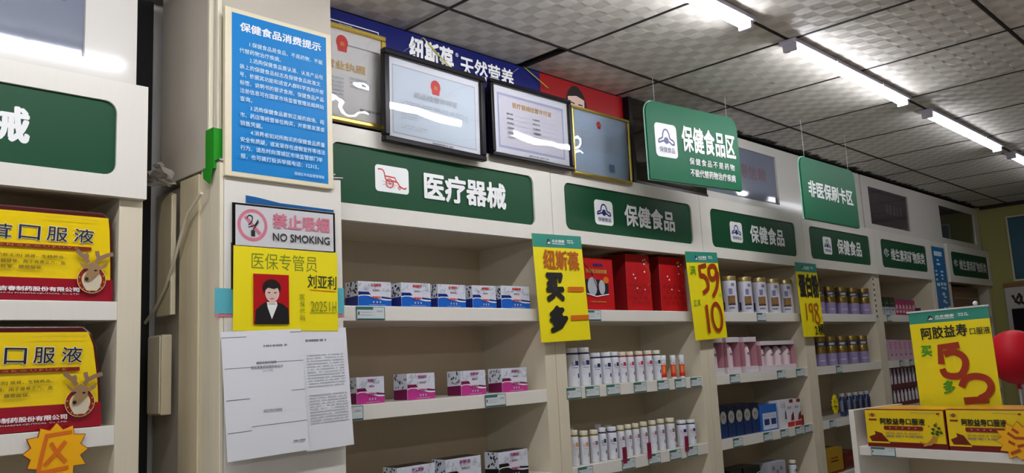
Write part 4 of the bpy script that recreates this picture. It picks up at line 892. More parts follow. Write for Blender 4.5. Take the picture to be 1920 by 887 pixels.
def d_rw(f):
    f.rect(0, 1, 0.83, 1, PRED, 'carton_foot'); f.rect(0.45, 1, 0.0, 0.12, PDRED, 'carton_tab'); f.polys([[(0.5, 0.8), (1, 0.76), (0.95, 0.45), (0.6, 0.6)]], PDRED, 'printed_figure'); f.scribble(0.1, 0.7, 0.25, 0.35, 2, PGREY, 0.5, seed=82)
for a, b in ((1477, 1489.5), (1490.5, 1503)): carton(a, b, 749 - (a - 1477) * 0.1, 2, 0.02, 0.07, MATS['carton_white'], 'white carton with red foot at the end of the navy carton shelf', 'red-white cartons', d_rw)
tag(MB().box(0, 0.016, 0, 0.004, 0, 0.05).build('red_clip', PDRED, loc=atY(1505.5, 797, Y0 - 0.004)), 'small red clip on the shelf edge by the red-white cartons', 'clip')
def d_swirl(f): f.strokes([[(0.5, 0.4), (0.8, 0.25), (1, 0.22)]], 0.005, PLGREY); f.rects([(0.1, 0.6, 0.5, 0.6)], PGREY, 'printed_mark')
carton(1371, 1394, 880, 3, 0.02, 0.1, mat('carton_black', (16, 16, 22), 0.25), 'plain black carton on the shelf under the navy cartons', None, d_swirl); carton(1397, 1428, 874, 3, 0.02, 0.1, MATS['carton_black'], 'wider black carton between the plain one and the grey spotted one', None, d_swirl)
def d_grey(f): f.polys([ell(u, v, 0.09, 0.08, 8) for u, v in ((0.2, 0.2), (0.45, 0.35), (0.3, 0.6), (0.7, 0.25), (0.75, 0.6), (0.5, 0.8))], PGREY, 'printed_blot')
carton(1447, 1476, 865, 3, 0.02, 0.1, mat('carton_grey', (170, 170, 180), 0.35), 'grey and white spotted carton beside the green-ringed bottle', None, d_grey)
put('green', 1485, 863, 3, 0.04, 'white bottle with green ring beside the grey spotted carton', 'bottles on the lowest shelf', wpx=14)
# cab 4: navy bottles, yellow box
def dark_bottle():
    t = thing('navy_bottle', '', 'bottle', (0, 0, 0)); r = 0.026; h = 0.14
    MB().lathe([(r * 0.95, 0), (r, 0.003), (r, h * 0.72), (r * 0.7, h * 0.82), (r * 0.68, h * 0.86)], 18).build('body', mat('bottle_navy', (40, 56, 92), 0.25), t, smooth=True)
    MB().lathe([(r * 0.78, h * 0.86), (r * 0.8, h * 0.87), (r * 0.8, h * 0.98), (r * 0.7, h)], 18).build('cap', mat('cap_silver', (176, 176, 180), 0.3), t, smooth=True)
    MB().patch(r + 0.0005, -80, -20, h * 0.2, h * 0.68, 8).build('label', mat('label_blue_grey', (120, 130, 150), 0.3), t, fix=False); MB().patch(r + 0.0005, -15, 40, h * 0.24, h * 0.6, 8).build('label_block', mat('label_deep_navy', (20, 28, 60), 0.3), t, fix=False)
    return t
protos['dark'] = dark_bottle()
for px in (1578, 1591, 1602.5, 1613, 1623.5): put('dark', px, 738 - (px - 1578) * 0.1, 2, 0.04, 'navy bottle with silver cap behind the small yellow starburst', 'navy bottles', wpx=12.5)
carton(1549, 1583, 840, 3, 0.02, 0.1, mat('carton_yellow', (170, 132, 30), 0.35), 'yellow carton on the low shelf behind the front gondola', None, lambda f: (f.scribble(0.3, 0.7, 0.35, 0.6, 2, PDRED, 0.5, seed=85), f.rect(0, 1, 0.9, 1, PDRED)))
carton(1586, 1612, 845, 3, 0.03, 0.1, mat('carton_dark_red', (90, 26, 24), 0.35), 'dark red carton beside the yellow one on the low shelf', None, lambda f: f.rect(0.1, 0.9, 0.3, 0.5, PDRED))
# cab 5
def d_gw(f): f.rect(0, 1, 0.55, 1, PLGREY, 'carton_lower'); f.scribble(0.2, 0.8, 0.65, 0.8, 1, PGREY, 0.6, seed=86); f.rects([(0.2, 0.8, 0.3, 0.36)], PGREEN, 'carton_line')
for k, a in enumerate((1650, 1660.5, 1671)): carton(a, a + 9.8, 557 + k * 0.5, 0, 0.03, 0.07, mat('carton_dark_green', (22, 34, 28), 0.3), 'small dark green and white carton on the shelf before the blue poster', 'dark green cartons', d_gw)
def d_mg(f): f.polys([[(0.1, 0.85), (0.9, 0.85), (0.8, 0.4), (0.5, 0.3), (0.2, 0.4)]], mat('print_blush', (220, 176, 196), 0.4), 'carton_panel'); f.rect(0.25, 0.75, 0.6, 0.7, PRED)
for k in range(6): a = 1681.5 + k * 6.3; carton(a, a + 5.9, 561 + k * 0.5, 0, 0.03, 0.07, mat('carton_magenta', (150, 34, 84), 0.3), 'small magenta carton beside the dark green ones', 'magenta cartons', d_mg)
carton(1721, 1731, 578, 0, 0.03, 0.06, MATS['carton_black'], 'small black carton at the end of the magenta row', None, lambda f: f.rect(0.1, 0.9, 0.4, 0.55, PGREY))
def d_pp(f): f.scribble(0.2, 0.8, 0.1, 0.5, 3, PPINK, 0.5, seed=88); f.rect(0.3, 0.7, 0.7, 0.78, PGREY)
for k in range(6): a = 1669 + k * 9; carton(a, a + 8.4, 637 + k * 0.2, 1, 0.03, 0.08, mat('carton_pale_pink', (206, 168, 190), 0.35), 'pale pink carton behind the yellow gondola poster', 'pale pink cartons', d_pp)
# vial trays
for row, tp_, lb in ((2, 727, 'dark red tray of vials standing on the shelf'), (2, 687, 'dark red tray of vials lying on the lower tray')):
    zo = 0.0 if tp_ == 727 else None
    x, W, H, zs = place(1672, 1728, tp_, 2, Y0 + 0.03)
    base = 0 if tp_ == 727 else place(1672, 1728, 727, 2, Y0 + 0.03)[2] + 0.002
    t = thing('vial_tray', lb, 'tray', (x, Y0 + 0.03, zs + 0.0005 + base), group='dark red vial trays'); h = H - base
    MB().box(0, W, 0.02, 0.1, 0, h).build('tray_back', mat('tray_dark_red', (96, 18, 40), 0.35), t); MB().box(0, W, 0, 0.02, 0, h * 0.22).build('tray_lip', MATS['tray_dark_red'], t)
    for k in range(8): MB().lathe([(0.009, 0), (0.009, h * 0.5), (0.005, h * 0.58), (0.006, h * 0.7)], 10, (W * (k + 0.5) / 8, 0.01)).build('vial', mat('vial_pale', (206, 200, 206), 0.2), t, loc=(0, 0, h * 0.222), smooth=True)
# cab 6 carton
carton(1792, 1838, 540, 0, 0.05, 0.18, mat('cardboard', (120, 92, 66), 0.6), 'brown cardboard carton in the far corner cabinet', None, lambda f: f.rect(0, 1, 0.35, 0.4, mat('parcel_tape', (140, 116, 84), 0.3)))
# checkered strip inside the magenta-box cabinet
p = atY(1644, 600, Y0 - 0.002); q = atY(1647, 518, Y0 - 0.002)
t = thing('checker_strip', 'narrow black and white strip on the stile beside dark green cartons', 'strip', (p.x, Y0 - 0.003, p.z)); MB().box(0, 0.02, 0, 0.001, 0, q.z - p.z).build('strip_card', PWHITE, t); f = Face(t, 0.02, q.z - p.z)
f.rects([(0.1, 0.9, 0.05 + 0.12 * k, 0.11 + 0.12 * k) for k in range(8)], PBLACK, 'strip_mark')

# ------------------------------------------------------------------ yellow antler drink boxes in the near cabinet
def deer(f, u, v, s):      # s: width of the roundel in u
    k = f.W / f.H; P = lambda a, b: (u + a * s, v + b * s * k)
    rad = 0.5 * s * f.W
    f.disc(*P(0, 0.55), rad, mat('print_pale_yellow', (230, 214, 150), 0.35), name='roundel_rim', n=28); f.ring(*P(0, 0.55), rad * 0.96, rad * 0.26, PDRED, name='roundel_ring')
    f.polys([ell(*P(0.43 * math.cos(R(a)), 0.55 + 0.43 * math.sin(R(a))), 0.03 * s, 0.03 * s * k, 6) for a in range(-20, 220, 30)], PGOLD, 'roundel_dots')
    fur = mat('deer_fur', (150, 118, 78), 0.5, vary=0.15, scale=80); pale = mat('deer_pale', (206, 194, 170), 0.5); ant = mat('deer_antler', (138, 108, 84), 0.5, vary=0.15, scale=80)
    f.polys([[P(-0.3, 0.75), P(-0.24, 0.3), P(0.24, 0.25), P(0.3, 0.8), P(0.18, 0.95), P(-0.18, 0.95)]], pale, 'deer_neck')
    f.strokes([[P(-0.14, -0.05), P(-0.22, -0.2), P(-0.42, -0.38), P(-0.55, -0.5)], [P(-0.22, -0.2), P(-0.2, -0.3), P(-0.24, -0.4)]], 0.16 * s * f.W, ant, 'deer_antler')
    f.strokes([[P(0.12, -0.08), P(0.22, -0.22), P(0.5, -0.36), P(0.72, -0.42)], [P(0.24, -0.22), P(0.16, -0.36), P(0.14, -0.5)]], 0.15 * s * f.W, ant, 'deer_antler')
    f.polys([[P(-0.2, 0.1), P(-0.5, -0.14), P(-0.42, 0.04), P(-0.24, 0.2)], [P(0.22, 0.08), P(0.56, -0.12), P(0.48, 0.08), P(0.28, 0.2)]], fur, 'deer_ear')
    f.polys([[P(-0.22, 0.02), P(0.0, -0.1), P(0.24, 0.02), P(0.24, 0.3), P(0.05, 0.5), P(-0.1, 0.62), P(-0.27, 0.6), P(-0.28, 0.48), P(-0.2, 0.3)]], fur, 'deer_head')
    f.polys([ell(*P(-0.2, 0.54), 0.07 * s, 0.07 * s * k, 8), ell(*P(0.1, 0.22), 0.06 * s, 0.035 * s * k, 8), ell(*P(-0.18, 0.2), 0.03 * s, 0.03 * s * k, 8)], PBLACK, 'deer_eye_and_nose')
YEL = mat('antler_yellow', (236, 204, 20), 0.16, vary=0.06, scale=5, coat=0.3); CRIM = mat('antler_crimson', (150, 16, 36), 0.16, vary=0.04, coat=0.3); MARO = mat('antler_maroon', (74, 14, 16), 0.3)
def antler_box(xr, zs, H, W, label, yin, bulge, roty=0):
    t = thing('antler_drink_box', label, 'box', (xr - W, Y0 + yin, zs + 0.0005), group='yellow antler drink boxes'); D = 0.11
    # front outline with rounded shoulders; the sides bulge inwards to the top
    pl = [(0, 0), (W, 0), (W - bulge * 0.2, H * 0.45), (W - bulge * 0.6, H * 0.8), (W - bulge, H * 0.93), (W - bulge - 0.02, H), (bulge + 0.02, H), (bulge, H * 0.93), (bulge * 0.6, H * 0.8), (bulge * 0.2, H * 0.45)]
    MB().prism(pl, 0, D).build('carton', MARO, t, bevel=0.004)
    inner = lambda z0, z1: [(x, z) for x, z in pl]
    f = Face(t, W, H, 0, 0, -0.001)
    e = lambda v: (bulge * 0.2 * (1 - v) / 0.45 if v > 0.55 else bulge * (0.2 + 0.4 * (0.55 - v) / 0.35) if v > 0.2 else bulge * (0.6 + 0.4 * (0.2 - v) / 0.13)) / W
    vs_ = [0.06, 0.09, 0.2, 0.35, 0.55, 0.76]
    m_ = 0.018
    f.polys([[(e(v) + m_, v) for v in vs_] + [(1 - e(v) - m_, v) for v in vs_[::-1]]], YEL, 'yellow_front')
    f.polys([[(0.004, 0.995), (0.996, 0.995), (1 - e(0.76) - 0.004, 0.76), (e(0.76) + 0.004, 0.76)]], CRIM, 'crimson_foot')
    for k, ch in enumerate('鹿茸口服液'):
        u = 0.275 + k * 0.1385; f.text(ch, u - 0.056, u + 0.056, 0.2, 0.365, PWHITE, bold=0.03, res=2, name='lettering_halo', rot=-0.04); f.text(ch, u - 0.053, u + 0.053, 0.205, 0.36, PBLACK, bold=0.012, res=3, rot=-0.04)
    f.rect(0.19, 0.87, 0.405, 0.442, PDRED, 'red_rule'); f.text('LURONGKOUFUYE', 0.28, 0.8, 0.413, 0.434, PGOLD, 0, 1, spacing=1.5)
    f.text('[功能主治] 滋肾，生精养血，', 0.39, 0.735, 0.515, 0.553, PBLACK, 0.005, 1); f.text('补髓健骨。用于肾寒乏力，血', 0.39, 0.735, 0.575, 0.613, PBLACK, 0.005, 1); f.text('虚眩晕，腰膝酸软。', 0.39, 0.625, 0.635, 0.673, PBLACK, 0.005, 1)
    f.rects([(0.38, 0.74, 0.562 + 0.06 * k, 0.564 + 0.06 * k) for k in range(3)] + [(0.38, 0.74, 0.503, 0.505)], PGOLD, 'printed_rule')
    f.text('吉林吉春制药股份有限公司', 0.335, 0.81, 0.855, 0.905, PWHITE, 0.03, 2); f.text('JILINJICHUN PHARMACEUTICAL Co.,LTD', 0.335, 0.81, 0.92, 0.937, PWHITE, 0, 1)
    f.rect(0.24, 0.36, 0.075, 0.105, PDRED, 'red_corner_tag'); f.text('吉春', 0.27, 0.33, 0.08, 0.1, PGOLD, 0, 1); f.rects([(0.62, 0.9, 0.1, 0.105)], PGOLD, 'printed_rule')
    deer(f, 0.872, 0.6, 0.155); deer(f, 0.275, 0.6, 0.155)
    return t
zb = wz(SH[0]); xr = atY(217, 560, Y0 + 0.012).x - 0.006; hh = atY(110, 392, Y0 + 0.012).z - zb
antler_box(xr, zb, hh, 0.42, 'yellow antler drink box on the upper shelf, under the green sign', 0.012, 0.008)
zb = wz(SH[1]); xr = atY(191, 812, Y0 + 0.012).x; hh = atY(80, 612, Y0 + 0.012).z - zb
antler_box(xr, zb, hh, 0.42, 'yellow antler drink box on the lower shelf behind the orange starburst tag', 0.012, 0.028)
# starburst tags
def starburst(loc, rotz, W, H, label, m, seed, outline=PDRED):
    t = thing('starburst_tag', label, 'price tag', loc, rotz=rotz); q = random.Random(seed); pl = []; n = 12
    for k in range(n * 2):
        rr = (1.0 if k % 2 == 0 else 0.74) * (q.uniform(0.92, 1.05) if k % 2 == 0 else 1); a = R(90 + k * 180 / n)
        pl.append((W / 2 + W / 2 * rr * math.cos(a), H / 2 + H / 2 * rr * math.sin(a)))
    MB().prism(pl, 0.0008, 0.0022).build('tag_edge', outline, t)
    MB().prism([(W / 2 + (x - W / 2) * 0.965, H / 2 + (z - H / 2) * 0.965) for x, z in pl], -0.0004, 0.0007).build('tag_card', m, t)
    return Face(t, W, H, 0, 0, -0.0004)
ORY = mat('tag_orange_yellow', (242, 176, 16), 0.35, vary=0.04)
p = atY(105, 847, Y0 - 0.006)
f = starburst((p.x - 0.073, Y0 - 0.006, p.z - 0.068), 0, 0.146, 0.136, 'orange starburst tag with a handwritten character below the yellow box', ORY, 4)
f.strokes([[(0.34, 0.235), (0.72, 0.2)], [(0.36, 0.24), (0.3, 0.55), (0.26, 0.8), (0.3, 0.81), (0.68, 0.77)], [(0.42, 0.35), (0.5, 0.5), (0.64, 0.68)], [(0.63, 0.34), (0.5, 0.52), (0.34, 0.7)]], 0.0085, PORANGE)
f.brand(0.36, 0.6, 0.86, 0.92)
p = atY(1566, 758, Y0 - 0.006)
f = starburst((p.x - 0.045, Y0 - 0.006, p.z - 0.06), 0, 0.09, 0.115, 'small yellow starburst tag in front of the navy bottles', YPAPER, 6, YPAPER)
f.text('450', 0.3, 0.68, 0.25, 0.45, PBLACK, 0, 1); f.strokes([[(0.25, 0.6), (0.4, 0.55), (0.5, 0.7)], [(0.45, 0.55), (0.75, 0.62)], [(0.6, 0.55), (0.65, 0.75)]], 0.005, PBLACK)

# ------------------------------------------------------------------ yellow promotion posters on the cabinet stiles
def promo(tl, tr, bl, br, label, Yt=0.9884, Yb=0.984):
    A, B, Cc = atY(*tl, Yt * U), atY(*tr, Yt * U), atY(*bl, Yb * U); D_ = atY(*br, Yb * U)
    W = ((B.x - A.x) + (D_.x - Cc.x)) / 2; z1 = (A.z + B.z) / 2; z0 = (Cc.z + D_.z) / 2; dy = (Yt - Yb) * U
    H = math.hypot(z1 - z0, dy)
    dx = ((Cc.x + D_.x) - (A.x + B.x)) / 2
    t = thing('promotion_poster', label, 'poster', ((Cc.x + D_.x) / 2 - W / 2, Yb * U, z0), rotx=-math.atan2(dy, z1 - z0), roty=-math.atan2(dx, H))
    MB().box(0, W, 0, 0.0008, 0, H).build('sheet', YPAPER, t)
    f = Face(t, W, H); f.rect(0, 1, 0, 0.125, TEAL, 'header_band'); f.brand(0.27, 0.82, 0.04, 0.1); return f
MBR = mat('marker_brown_orange', (176, 88, 10), 0.45); MRD = mat('marker_red_brown', (158, 44, 14), 0.45)
f = promo((999, 437), (1087, 447), (1013, 643), (1110, 640), 'yellow promotion poster with big black characters and orange bars')
f.text('纽斯葆', 0.17, 0.9, 0.15, 0.34, MBR, bold=0.035, res=2, rot=-0.02)
f.text('买', 0.17, 0.53, 0.36, 0.635, PBLACK, bold=0.065, res=2)
f.text('多', 0.18, 0.56, 0.67, 0.915, PBLACK, bold=0.07, res=2, rot=0.05); f.rects([(0.61, 0.94, 0.495, 0.54), (0.61, 0.99, 0.765, 0.81)], PORANGE, 'orange_bar')
f = promo((1284, 474), (1344, 475), (1305, 641), (1364, 635), 'yellow promotion poster with red figures 59 and 10')
f.text('满', 0.06, 0.24, 0.16, 0.27, PGREEN, 0, 2); f.text('立减', 0.06, 0.27, 0.54, 0.62, PGREEN, 0, 1); f.text('元', 0.88, 0.96, 0.49, 0.53, PGREEN, 0, 1)
fv = lambda L: L
five = [(0.58, 0.155), (0.36, 0.175), (0.37, 0.29)]; five2 = [(0.36, 0.285), (0.44, 0.275), (0.52, 0.3), (0.57, 0.36), (0.54, 0.43), (0.38, 0.475)]
nine = [(0.9, 0.22), (0.84, 0.165), (0.7, 0.17), (0.64, 0.23), (0.67, 0.3), (0.79, 0.31), (0.9, 0.24), (0.91, 0.3), (0.83, 0.42), (0.68, 0.52)]
f.strokes([five, five2, nine], 0.021, MRD); f.strokes([[(0.43, 0.61), (0.42, 0.93)]], 0.02, MRD)
f.strokes([[(0.72 + 0.15 * math.cos(R(a)), 0.755 + 0.155 * math.sin(R(a))) for a in range(0, 361, 24)]], 0.017, MRD)
f = promo((1489, 493), (1530, 494), (1508, 632), (1546, 631), 'yellow promotion poster with figure 198 and black characters')
f.text('蛋白粉', 0.06, 0.98, 0.15, 0.48, PBLACK, bold=0.05, res=2); f.strokes([[(0.26, 0.55), (0.24, 0.78)], [(0.5, 0.56), (0.4, 0.58), (0.42, 0.66), (0.52, 0.64), (0.53, 0.55), (0.53, 0.68), (0.5, 0.8)], [(0.78, 0.56), (0.66, 0.57), (0.64, 0.63), (0.76, 0.69), (0.82, 0.77), (0.74, 0.82), (0.62, 0.78), (0.66, 0.7), (0.8, 0.62), (0.79, 0.56)]], 0.011, MBR)
f.text('2', 0.52, 0.66, 0.86, 0.97, PBLACK, 0.01, 2); f.text('桶', 0.68, 0.98, 0.83, 0.98, PBLACK, 0.02, 2); f.text('元', 0.87, 0.95, 0.74, 0.78, PORANGE, 0, 1)
# narrow blue poster on the filler panel
a = atY(1740, 458, Y0 - 0.012); b = atY(1780, 620, Y0 - 0.012)
t = thing('narrow_poster', 'narrow blue vertical poster with pale frame on the filler panel', 'poster', (3.088 * U, Y0 - 0.012, wz(0.02))); W, H = 0.142 * U, 0.32 * U
MB().box(0, W, 0, 0.006, 0, H).build('board', mat('pale_frame', (206, 204, 176), 0.4), t); f = Face(t, W, H); f.rect(0.04, 0.93, 0.02, 0.985, mat('poster_deep_blue', (30, 104, 168), 0.35), 'blue_field')
f.rects([(0.16, 0.72, 0.07, 0.12)], PTEXT, 'heading'); f.rects([(0.3, 0.45, 0.155, 0.175), (0.27, 0.52, 0.2, 0.22)], PTEXT, 'subheading'); q = random.Random(4)
f.rects([(u, u + q.uniform(0.1, 0.22), v, v + q.uniform(0.015, 0.035)) for u, v in ((0.1, 0.28), (0.1, 0.32), (0.1, 0.37), (0.12, 0.42), (0.48, 0.28), (0.48, 0.32), (0.5, 0.36), (0.4, 0.41), (0.58, 0.41), (0.4, 0.46), (0.62, 0.46), (0.42, 0.52), (0.5, 0.56), (0.42, 0.6), (0.55, 0.62), (0.42, 0.68), (0.7, 0.67), (0.72, 0.72))], PTEXT, 'text_block')

# ------------------------------------------------------------------ front gondola with the yellow donkey-hide gelatin boxes
GA = R(8.2); gn = Vector((math.cos(GA), -math.sin(GA), 0)); gd = Vector((math.sin(GA), math.cos(GA), 0)); GD = 1.4 * U
def onG(px, py, D): r = ray(px, py); k = D / r.dot(gn); p = r * k; return Vector((p.x, p.y, p.z + CZ))
g0 = onG(1611, 836.5, GD); GZ = g0.z; grot = math.atan2(-gd.y, -gd.x)
def lx(px, py, D=GD): return (onG(px, py, D) - g0).dot(-gd)
gon = thing('shelf_gondola', 'white low shelf gondola carrying the yellow gelatin drink boxes', 'shelf unit', (g0.x, g0.y, 0), rotz=grot)
GW = 1.0; GDEP = 0.34
MB().box(0, GW, 0, GDEP, GZ - 0.032, GZ).build('shelf', WHITE, gon, bevel=0.0015); MB().box(0.0, GW, 0.01, GDEP, GZ - 0.36, GZ - 0.335).build('shelf', WHITE, gon, bevel=0.0015)
MB().box(-0.022, -0.0005, -0.012, GDEP, 0, GZ + 0.132).build('side_panel', WHITE, gon, bevel=0.002); MB().box(GW + 0.0005, GW + 0.022, -0.012, GDEP, 0, GZ + 0.132).build('side_panel', WHITE, gon, bevel=0.002)
MB().box(0, GW, GDEP, GDEP + 0.012, 0, GZ + 0.1).build('back_panel', INNER, gon); MB().box(0, GW, 0.02, GDEP, 0, 0.1).build('plinth', WHITE, gon)
def gel_box(px0, px1, label):
    D = GD + 0.012; x0, x1 = lx(px0, 800, D), lx(px1, 800, D); W = x1 - x0; H = onG((px0 + px1) / 2, 768.5, D).z - GZ
    base = Vector((g0.x, g0.y, GZ + 0.0005)) - gd * x0 + gn * 0.012
    t = thing('gelatin_drink_box', label, 'box', base, rotz=grot, group='yellow gelatin drink boxes'); dep = 0.2
    MB().box(0, W, 0, dep, 0, H).build('carton', mat('gel_maroon', (110, 20, 18), 0.3), t, bevel=0.001)
    GY = mat('gel_yellow', (236, 204, 24), 0.3, vary=0.05, scale=8)
    MB().box(0.001, W - 0.001, 0.018, dep - 0.001, H - 0.001, H + 0.0012).build('yellow_top', mat('gel_top', (224, 164, 24), 0.3), t)
    f = Face(t, W, H); f.rect(0.004, 0.985, 0.02, 0.86, GY, 'yellow_front')
    f.polys([[(0.004, 0.86), (0.04, 0.66), (0.12, 0.58), (0.2, 0.66), (0.3, 0.9), (0.004, 0.9)]], MATS['gel_yellow'], 'printed_shape')
    br = mat('gelatin_brown', (110, 34, 18), 0.25, vary=0.35, scale=50)
    f.polys([[(0.03, 0.74), (0.13, 0.66), (0.22, 0.86), (0.06, 0.86)], [(0.11, 0.58), (0.2, 0.63), (0.29, 0.86), (0.2, 0.86), (0.12, 0.68)]], br, 'gelatin_block')
    f.disc(0.1, 0.15, 0.0065, PDRED, name='brand_disc'); f.text('東', 0.09, 0.11, 0.12, 0.18, PGOLD, 0, 1); f.rects([(0.055, 0.075, 0.11, 0.19), (0.125, 0.145, 0.11, 0.19)], PGOLD, 'brand_mark'); f.rect(0.05, 0.155, 0.255, 0.295, PDRED, 'brand_rule')
    f.text('阿胶益寿口服液', 0.2, 0.76, 0.225, 0.4, PBLACK, 0.03, 2); f.rrect(0.24, 0.73, 0.435, 0.54, 0.005, PDRED, 'red_pill'); f.rects([(0.31 + 0.08 * k, 0.33 + 0.08 * k, 0.465, 0.5) for k in range(5)], PPINK, 'pill_text')
    f.scribble(0.26, 0.72, 0.6, 0.64, 1, PGOLD, 1, seed=90); f.scribble(0.26, 0.72, 0.68, 0.72, 1, PGREY, 1, seed=91); f.strokes([[(0.6, 0.075), (0.9, 0.09)]], 0.0015, PGREY); f.rect(0.91, 0.95, 0.075, 0.115, PDRED, 'corner_mark')
    rt = mat('root_tan', (190, 136, 56), 0.4); f.strokes([[(0.86, 0.66), (0.82, 0.78), (0.76, 0.88), (0.68, 0.83)], [(0.84, 0.74), (0.8, 0.88), (0.72, 0.92)], [(0.88, 0.68), (0.86, 0.8), (0.8, 0.9)]], 0.006, rt, 'ginseng_root')
    q = random.Random(2); f.polys([[(u, v), (u + 0.03, v - 0.03), (u + 0.05, v + 0.02), (u + 0.025, v + 0.06)] for u, v in ((0.83, 0.48), (0.86, 0.38), (0.9, 0.45), (0.88, 0.54), (0.82, 0.58), (0.92, 0.56), (0.87, 0.6))], mat('leaf_green', (34, 84, 24), 0.4), 'ginseng_leaf')
    f.polys([ell(u, v, 0.01, 0.02, 6) for u, v in ((0.81, 0.42), (0.9, 0.34))], PRED, 'ginseng_berry')
    return t
gel_box(1624, 1773.5, 'yellow gelatin drink box on the gondola beside its white end panel'); gel_box(1776, 1927, 'yellow gelatin drink box behind the orange starburst on the gondola')
o = copy_tree(PL); o.scale = (0.95, 1, 0.78); o.rotation_euler = (0, 0, grot); o.location = Vector((g0.x, g0.y, GZ - 0.032)) - gd * lx(1634, 847) - gn * 0.0001; o['label'] = 'price label on the gondola shelf edge under the yellow gelatin box'; o['group'] = 'price labels on the shelf edges'
p = onG(1912, 828, GD - 0.012)
f = starburst(p - (-gd) * 0.075 - Vector((0, 0, 0.065)), grot, 0.15, 0.13, 'orange starburst tag on the gondola front over a yellow box', ORY, 11)
f.strokes([[(0.28, 0.3), (0.42, 0.42), (0.62, 0.42)], [(0.28, 0.5), (0.4, 0.58)], [(0.38, 0.2), (0.5, 0.3)], [(0.45, 0.62), (0.7, 0.55)], [(0.3, 0.8), (0.5, 0.7)]], 0.009, mat('marker_rust', (170, 70, 14), 0.4))
# poster on a stand, standing in the gondola
PD = GD + 0.27
A, B, Cc, D_ = [onG(px, py, PD) for px, py in ((1703, 590), (1852, 574), (1727, 757), (1878, 757))]
W = (B - A).length; H = (A.z + B.z) / 2 - (Cc.z + D_.z) / 2 + 0.06
zb_ = (Cc.z + D_.z) / 2 - 0.06
off = ((Cc + D_) / 2 - (A + B) / 2).dot(-gd)
base = (Cc + D_) / 2 - (-gd) * (W / 2); base.z = zb_
t = thing('poster_stand', 'yellow price poster with red figures standing behind the gelatin boxes', 'poster', base, rotz=grot, roty=-math.atan2(off, H))
MB().box(0, W, 0, 0.001, 0, H).build('sheet', YPAPER, t); f = Face(t, W, H); hv = H / (H - 0.06); V = lambda v: v / hv
f.rect(0, 1, 0, V(0.125), TEAL, 'header_band'); f.brand(0.24, 0.76, V(0.04), V(0.1))
f.text('阿胶益寿', 0.14, 0.72, V(0.165), V(0.3), PBLACK, bold=0.02, res=2, rot=0.03); f.text('口服液', 0.75, 0.99, V(0.21), V(0.285), PBLACK, bold=0.01, res=2)
f.text('买', 0.11, 0.25, V(0.37), V(0.49), PGREEN, 0.03, 2); f.text('多', 0.33, 0.48, V(0.755), V(0.9), PGREEN, 0.03, 2)
f.strokes([[(0.6, V(0.385)), (0.36, V(0.395)), (0.35, V(0.58))], [(0.4, V(0.475)), (0.52, V(0.455)), (0.63, V(0.51)), (0.645, V(0.6)), (0.58, V(0.695)), (0.48, V(0.715)), (0.38, V(0.69)), (0.355, V(0.63))]], 0.024, MRD)
f.strokes([[(0.56, V(0.83)), (0.62, V(0.75)), (0.74, V(0.72)), (0.87, V(0.75)), (0.91, V(0.83)), (0.86, V(0.91)), (0.76, V(0.955))], [(0.57, V(0.975)), (0.86, V(0.962))]], 0.024, MRD)
MB().box(-0.005, W + 0.005, -0.004, 0.005, H, H + 0.006).build('clip_rail', mat('clear_rail', (206, 210, 210), 0.15), t); MB().tube([(W * 0.86, 0.006, 0.0), (W * 0.86, 0.006, H + 0.01)], 0.004).build('stand_pole', CAPW, t)
bm = bmesh.new(); bmesh.ops.create_icosphere(bm, subdivisions=2, radius=0.009); me = bpy.data.meshes.new('stand_knob'); bm.to_mesh(me); bm.free(); me.materials.append(CAPW); o = bpy.data.objects.new('stand_knob', me); C.objects.link(o); o.parent = t; o.location = (W * 0.86, 0, H + 0.014)
MB().box(W * 0.86 - 0.03, W * 0.86 + 0.03, -0.03, 0.035, GZ - zb_ + 0.001, GZ - zb_ + 0.007).build('stand_foot', CAPW, t) if False else None
MB().tube([(W * 0.86, 0.006, 0.0), (W * 0.86 , 0.006, GZ - zb_ + 0.001)], 0.004).build('stand_pole', CAPW, t)
# balloon
dpt = 3.7; c = ray(1904, 668) * dpt; rad = 49 / FPX * dpt
bal = thing('red_balloon', 'round red balloon tied to a thin stick behind the gondola', 'balloon', (c.x, c.y, 0.78))
prof = [(0.004, -1.12 * rad)] + [(rad * math.sin(R(a)), -rad * math.cos(R(a)) * (1.06 if a < 90 else 1.0)) for a in range(8, 180, 12)] + [(0.002, rad)]
MB().lathe(prof, 32).build('balloon_skin', mat('balloon_red', (196, 22, 40), 0.5, spec=0.2, vary=0.02), bal, loc=(0, 0, CZ + c.z - 0.78), smooth=True)
MB().lathe([(0.003, 0), (0.009, -0.004), (0.011, -0.014)], 12).build('balloon_knot', mat('balloon_red', (196, 22, 40)), bal, loc=(0, 0, CZ + c.z - 0.78 - 1.11 * rad), smooth=True)
MB().tube([(0, 0, 0.0), (0, 0, CZ + c.z - 0.78 - 1.2 * rad)], 0.003).build('stick', CAPW, bal)
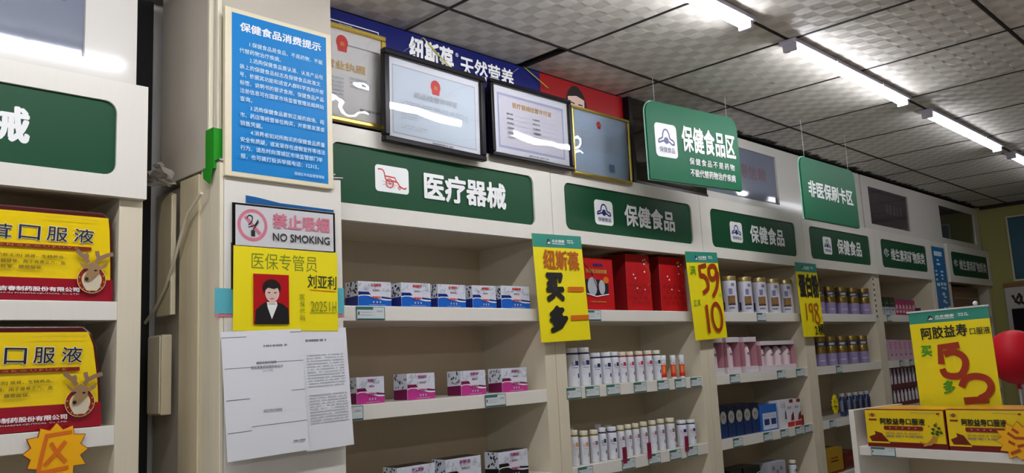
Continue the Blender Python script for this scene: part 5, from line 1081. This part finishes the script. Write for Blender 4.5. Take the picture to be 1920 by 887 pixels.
# counter that carries the balloon, far wall things
ct = thing('display_counter', 'white glass-topped counter behind the red balloon', 'counter', (c.x - 0.35, c.y - 0.75, 0))
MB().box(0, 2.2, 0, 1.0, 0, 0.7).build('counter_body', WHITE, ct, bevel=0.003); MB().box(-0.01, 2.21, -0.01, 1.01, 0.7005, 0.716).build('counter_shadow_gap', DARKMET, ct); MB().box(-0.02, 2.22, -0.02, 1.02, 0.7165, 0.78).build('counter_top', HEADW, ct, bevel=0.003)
t = thing('wall_poster', 'dark teal wall chart with pale frame on the yellow-green wall', 'poster', (XE - 0.002, 0.914 * U, wz(0.224)), rotz=R(-90)); W, H = 0.75, (0.482 - 0.224) * U
MB().box(0, W, -0.012, 0, 0, H).build('frame', CREAM, t, bevel=0.002); f = Face(t, W, H, 0, 0, -0.012); f.rect(0.02, 0.98, 0.02, 0.97, mat('chart_teal', (18, 84, 104), 0.35), 'chart_field')
f.rects([(0.28 + 0.12 * k, 0.37 + 0.12 * k, 0.06, 0.12) for k in range(4)], PTEXT, 'chart_heading'); q = random.Random(8)
f.rects([(0.2 + 0.085 * k, 0.2 + 0.085 * k + q.uniform(0.03, 0.05), 0.17 + 0.07 * j, 0.2 + 0.07 * j) for k in range(8) for j in range(9)], mat('chart_text', (120, 176, 190), 0.4), 'chart_text')
t = thing('calligraphy_board', 'white board with wooden top rail and brushed characters on the far wall', 'board', (XE - 0.002, 0.95 * U, wz(-0.25)), rotz=R(-90)); W, H = 1.3, (0.203 + 0.25) * U
MB().box(0, W, -0.02, 0, 0, H).build('board', mat('board_white', (206, 204, 196), 0.4), t, bevel=0.002); MB().box(-0.005, W + 0.005, -0.03, 0, H + 0.0005, H + 0.03).build('top_rail', mat('rail_wood', (150, 100, 60), 0.5, vary=0.15), t)
f = Face(t, W, H, 0, 0, -0.02)
f.strokes([[(0.04, 0.07), (0.055, 0.12), (0.075, 0.08)], [(0.05, 0.12), (0.08, 0.15)], [(0.075, 0.06), (0.09, 0.09), (0.085, 0.13), (0.1, 0.15)], [(0.14, 0.1), (0.15, 0.16)]], 0.022, PBLACK)
mn = thing('black_monitor', 'black monitor in front of the white board on the far wall', 'monitor', (XE - 0.2, 0.91 * U, 0.9), rotz=R(-90))
MB().box(0, 0.55, -0.03, 0, 0.52, wz(0.115) - 0.9).build('screen', BLACKF, mn, bevel=0.006); MB().box(0.24, 0.31, 0.002, 0.02, 0.004, 0.6).build('neck', BLACKF, mn); MB().box(0.12, 0.43, -0.1, 0.1, 0, 0.012).build('foot', BLACKF, mn)
dk = thing('far_desk', 'white desk under the black monitor by the far wall', 'desk', (XE - 0.55, 0.93 * U, 0), rotz=R(-90))
MB().box(0, 1.2, 0, 0.5, 0.86, 0.8985).build('desk_top', WHITE, dk, bevel=0.002)
for x in (0.0, 1.17): MB().box(x, x + 0.03, 0.01, 0.49, 0, 0.8595).build('desk_side', WHITE, dk)
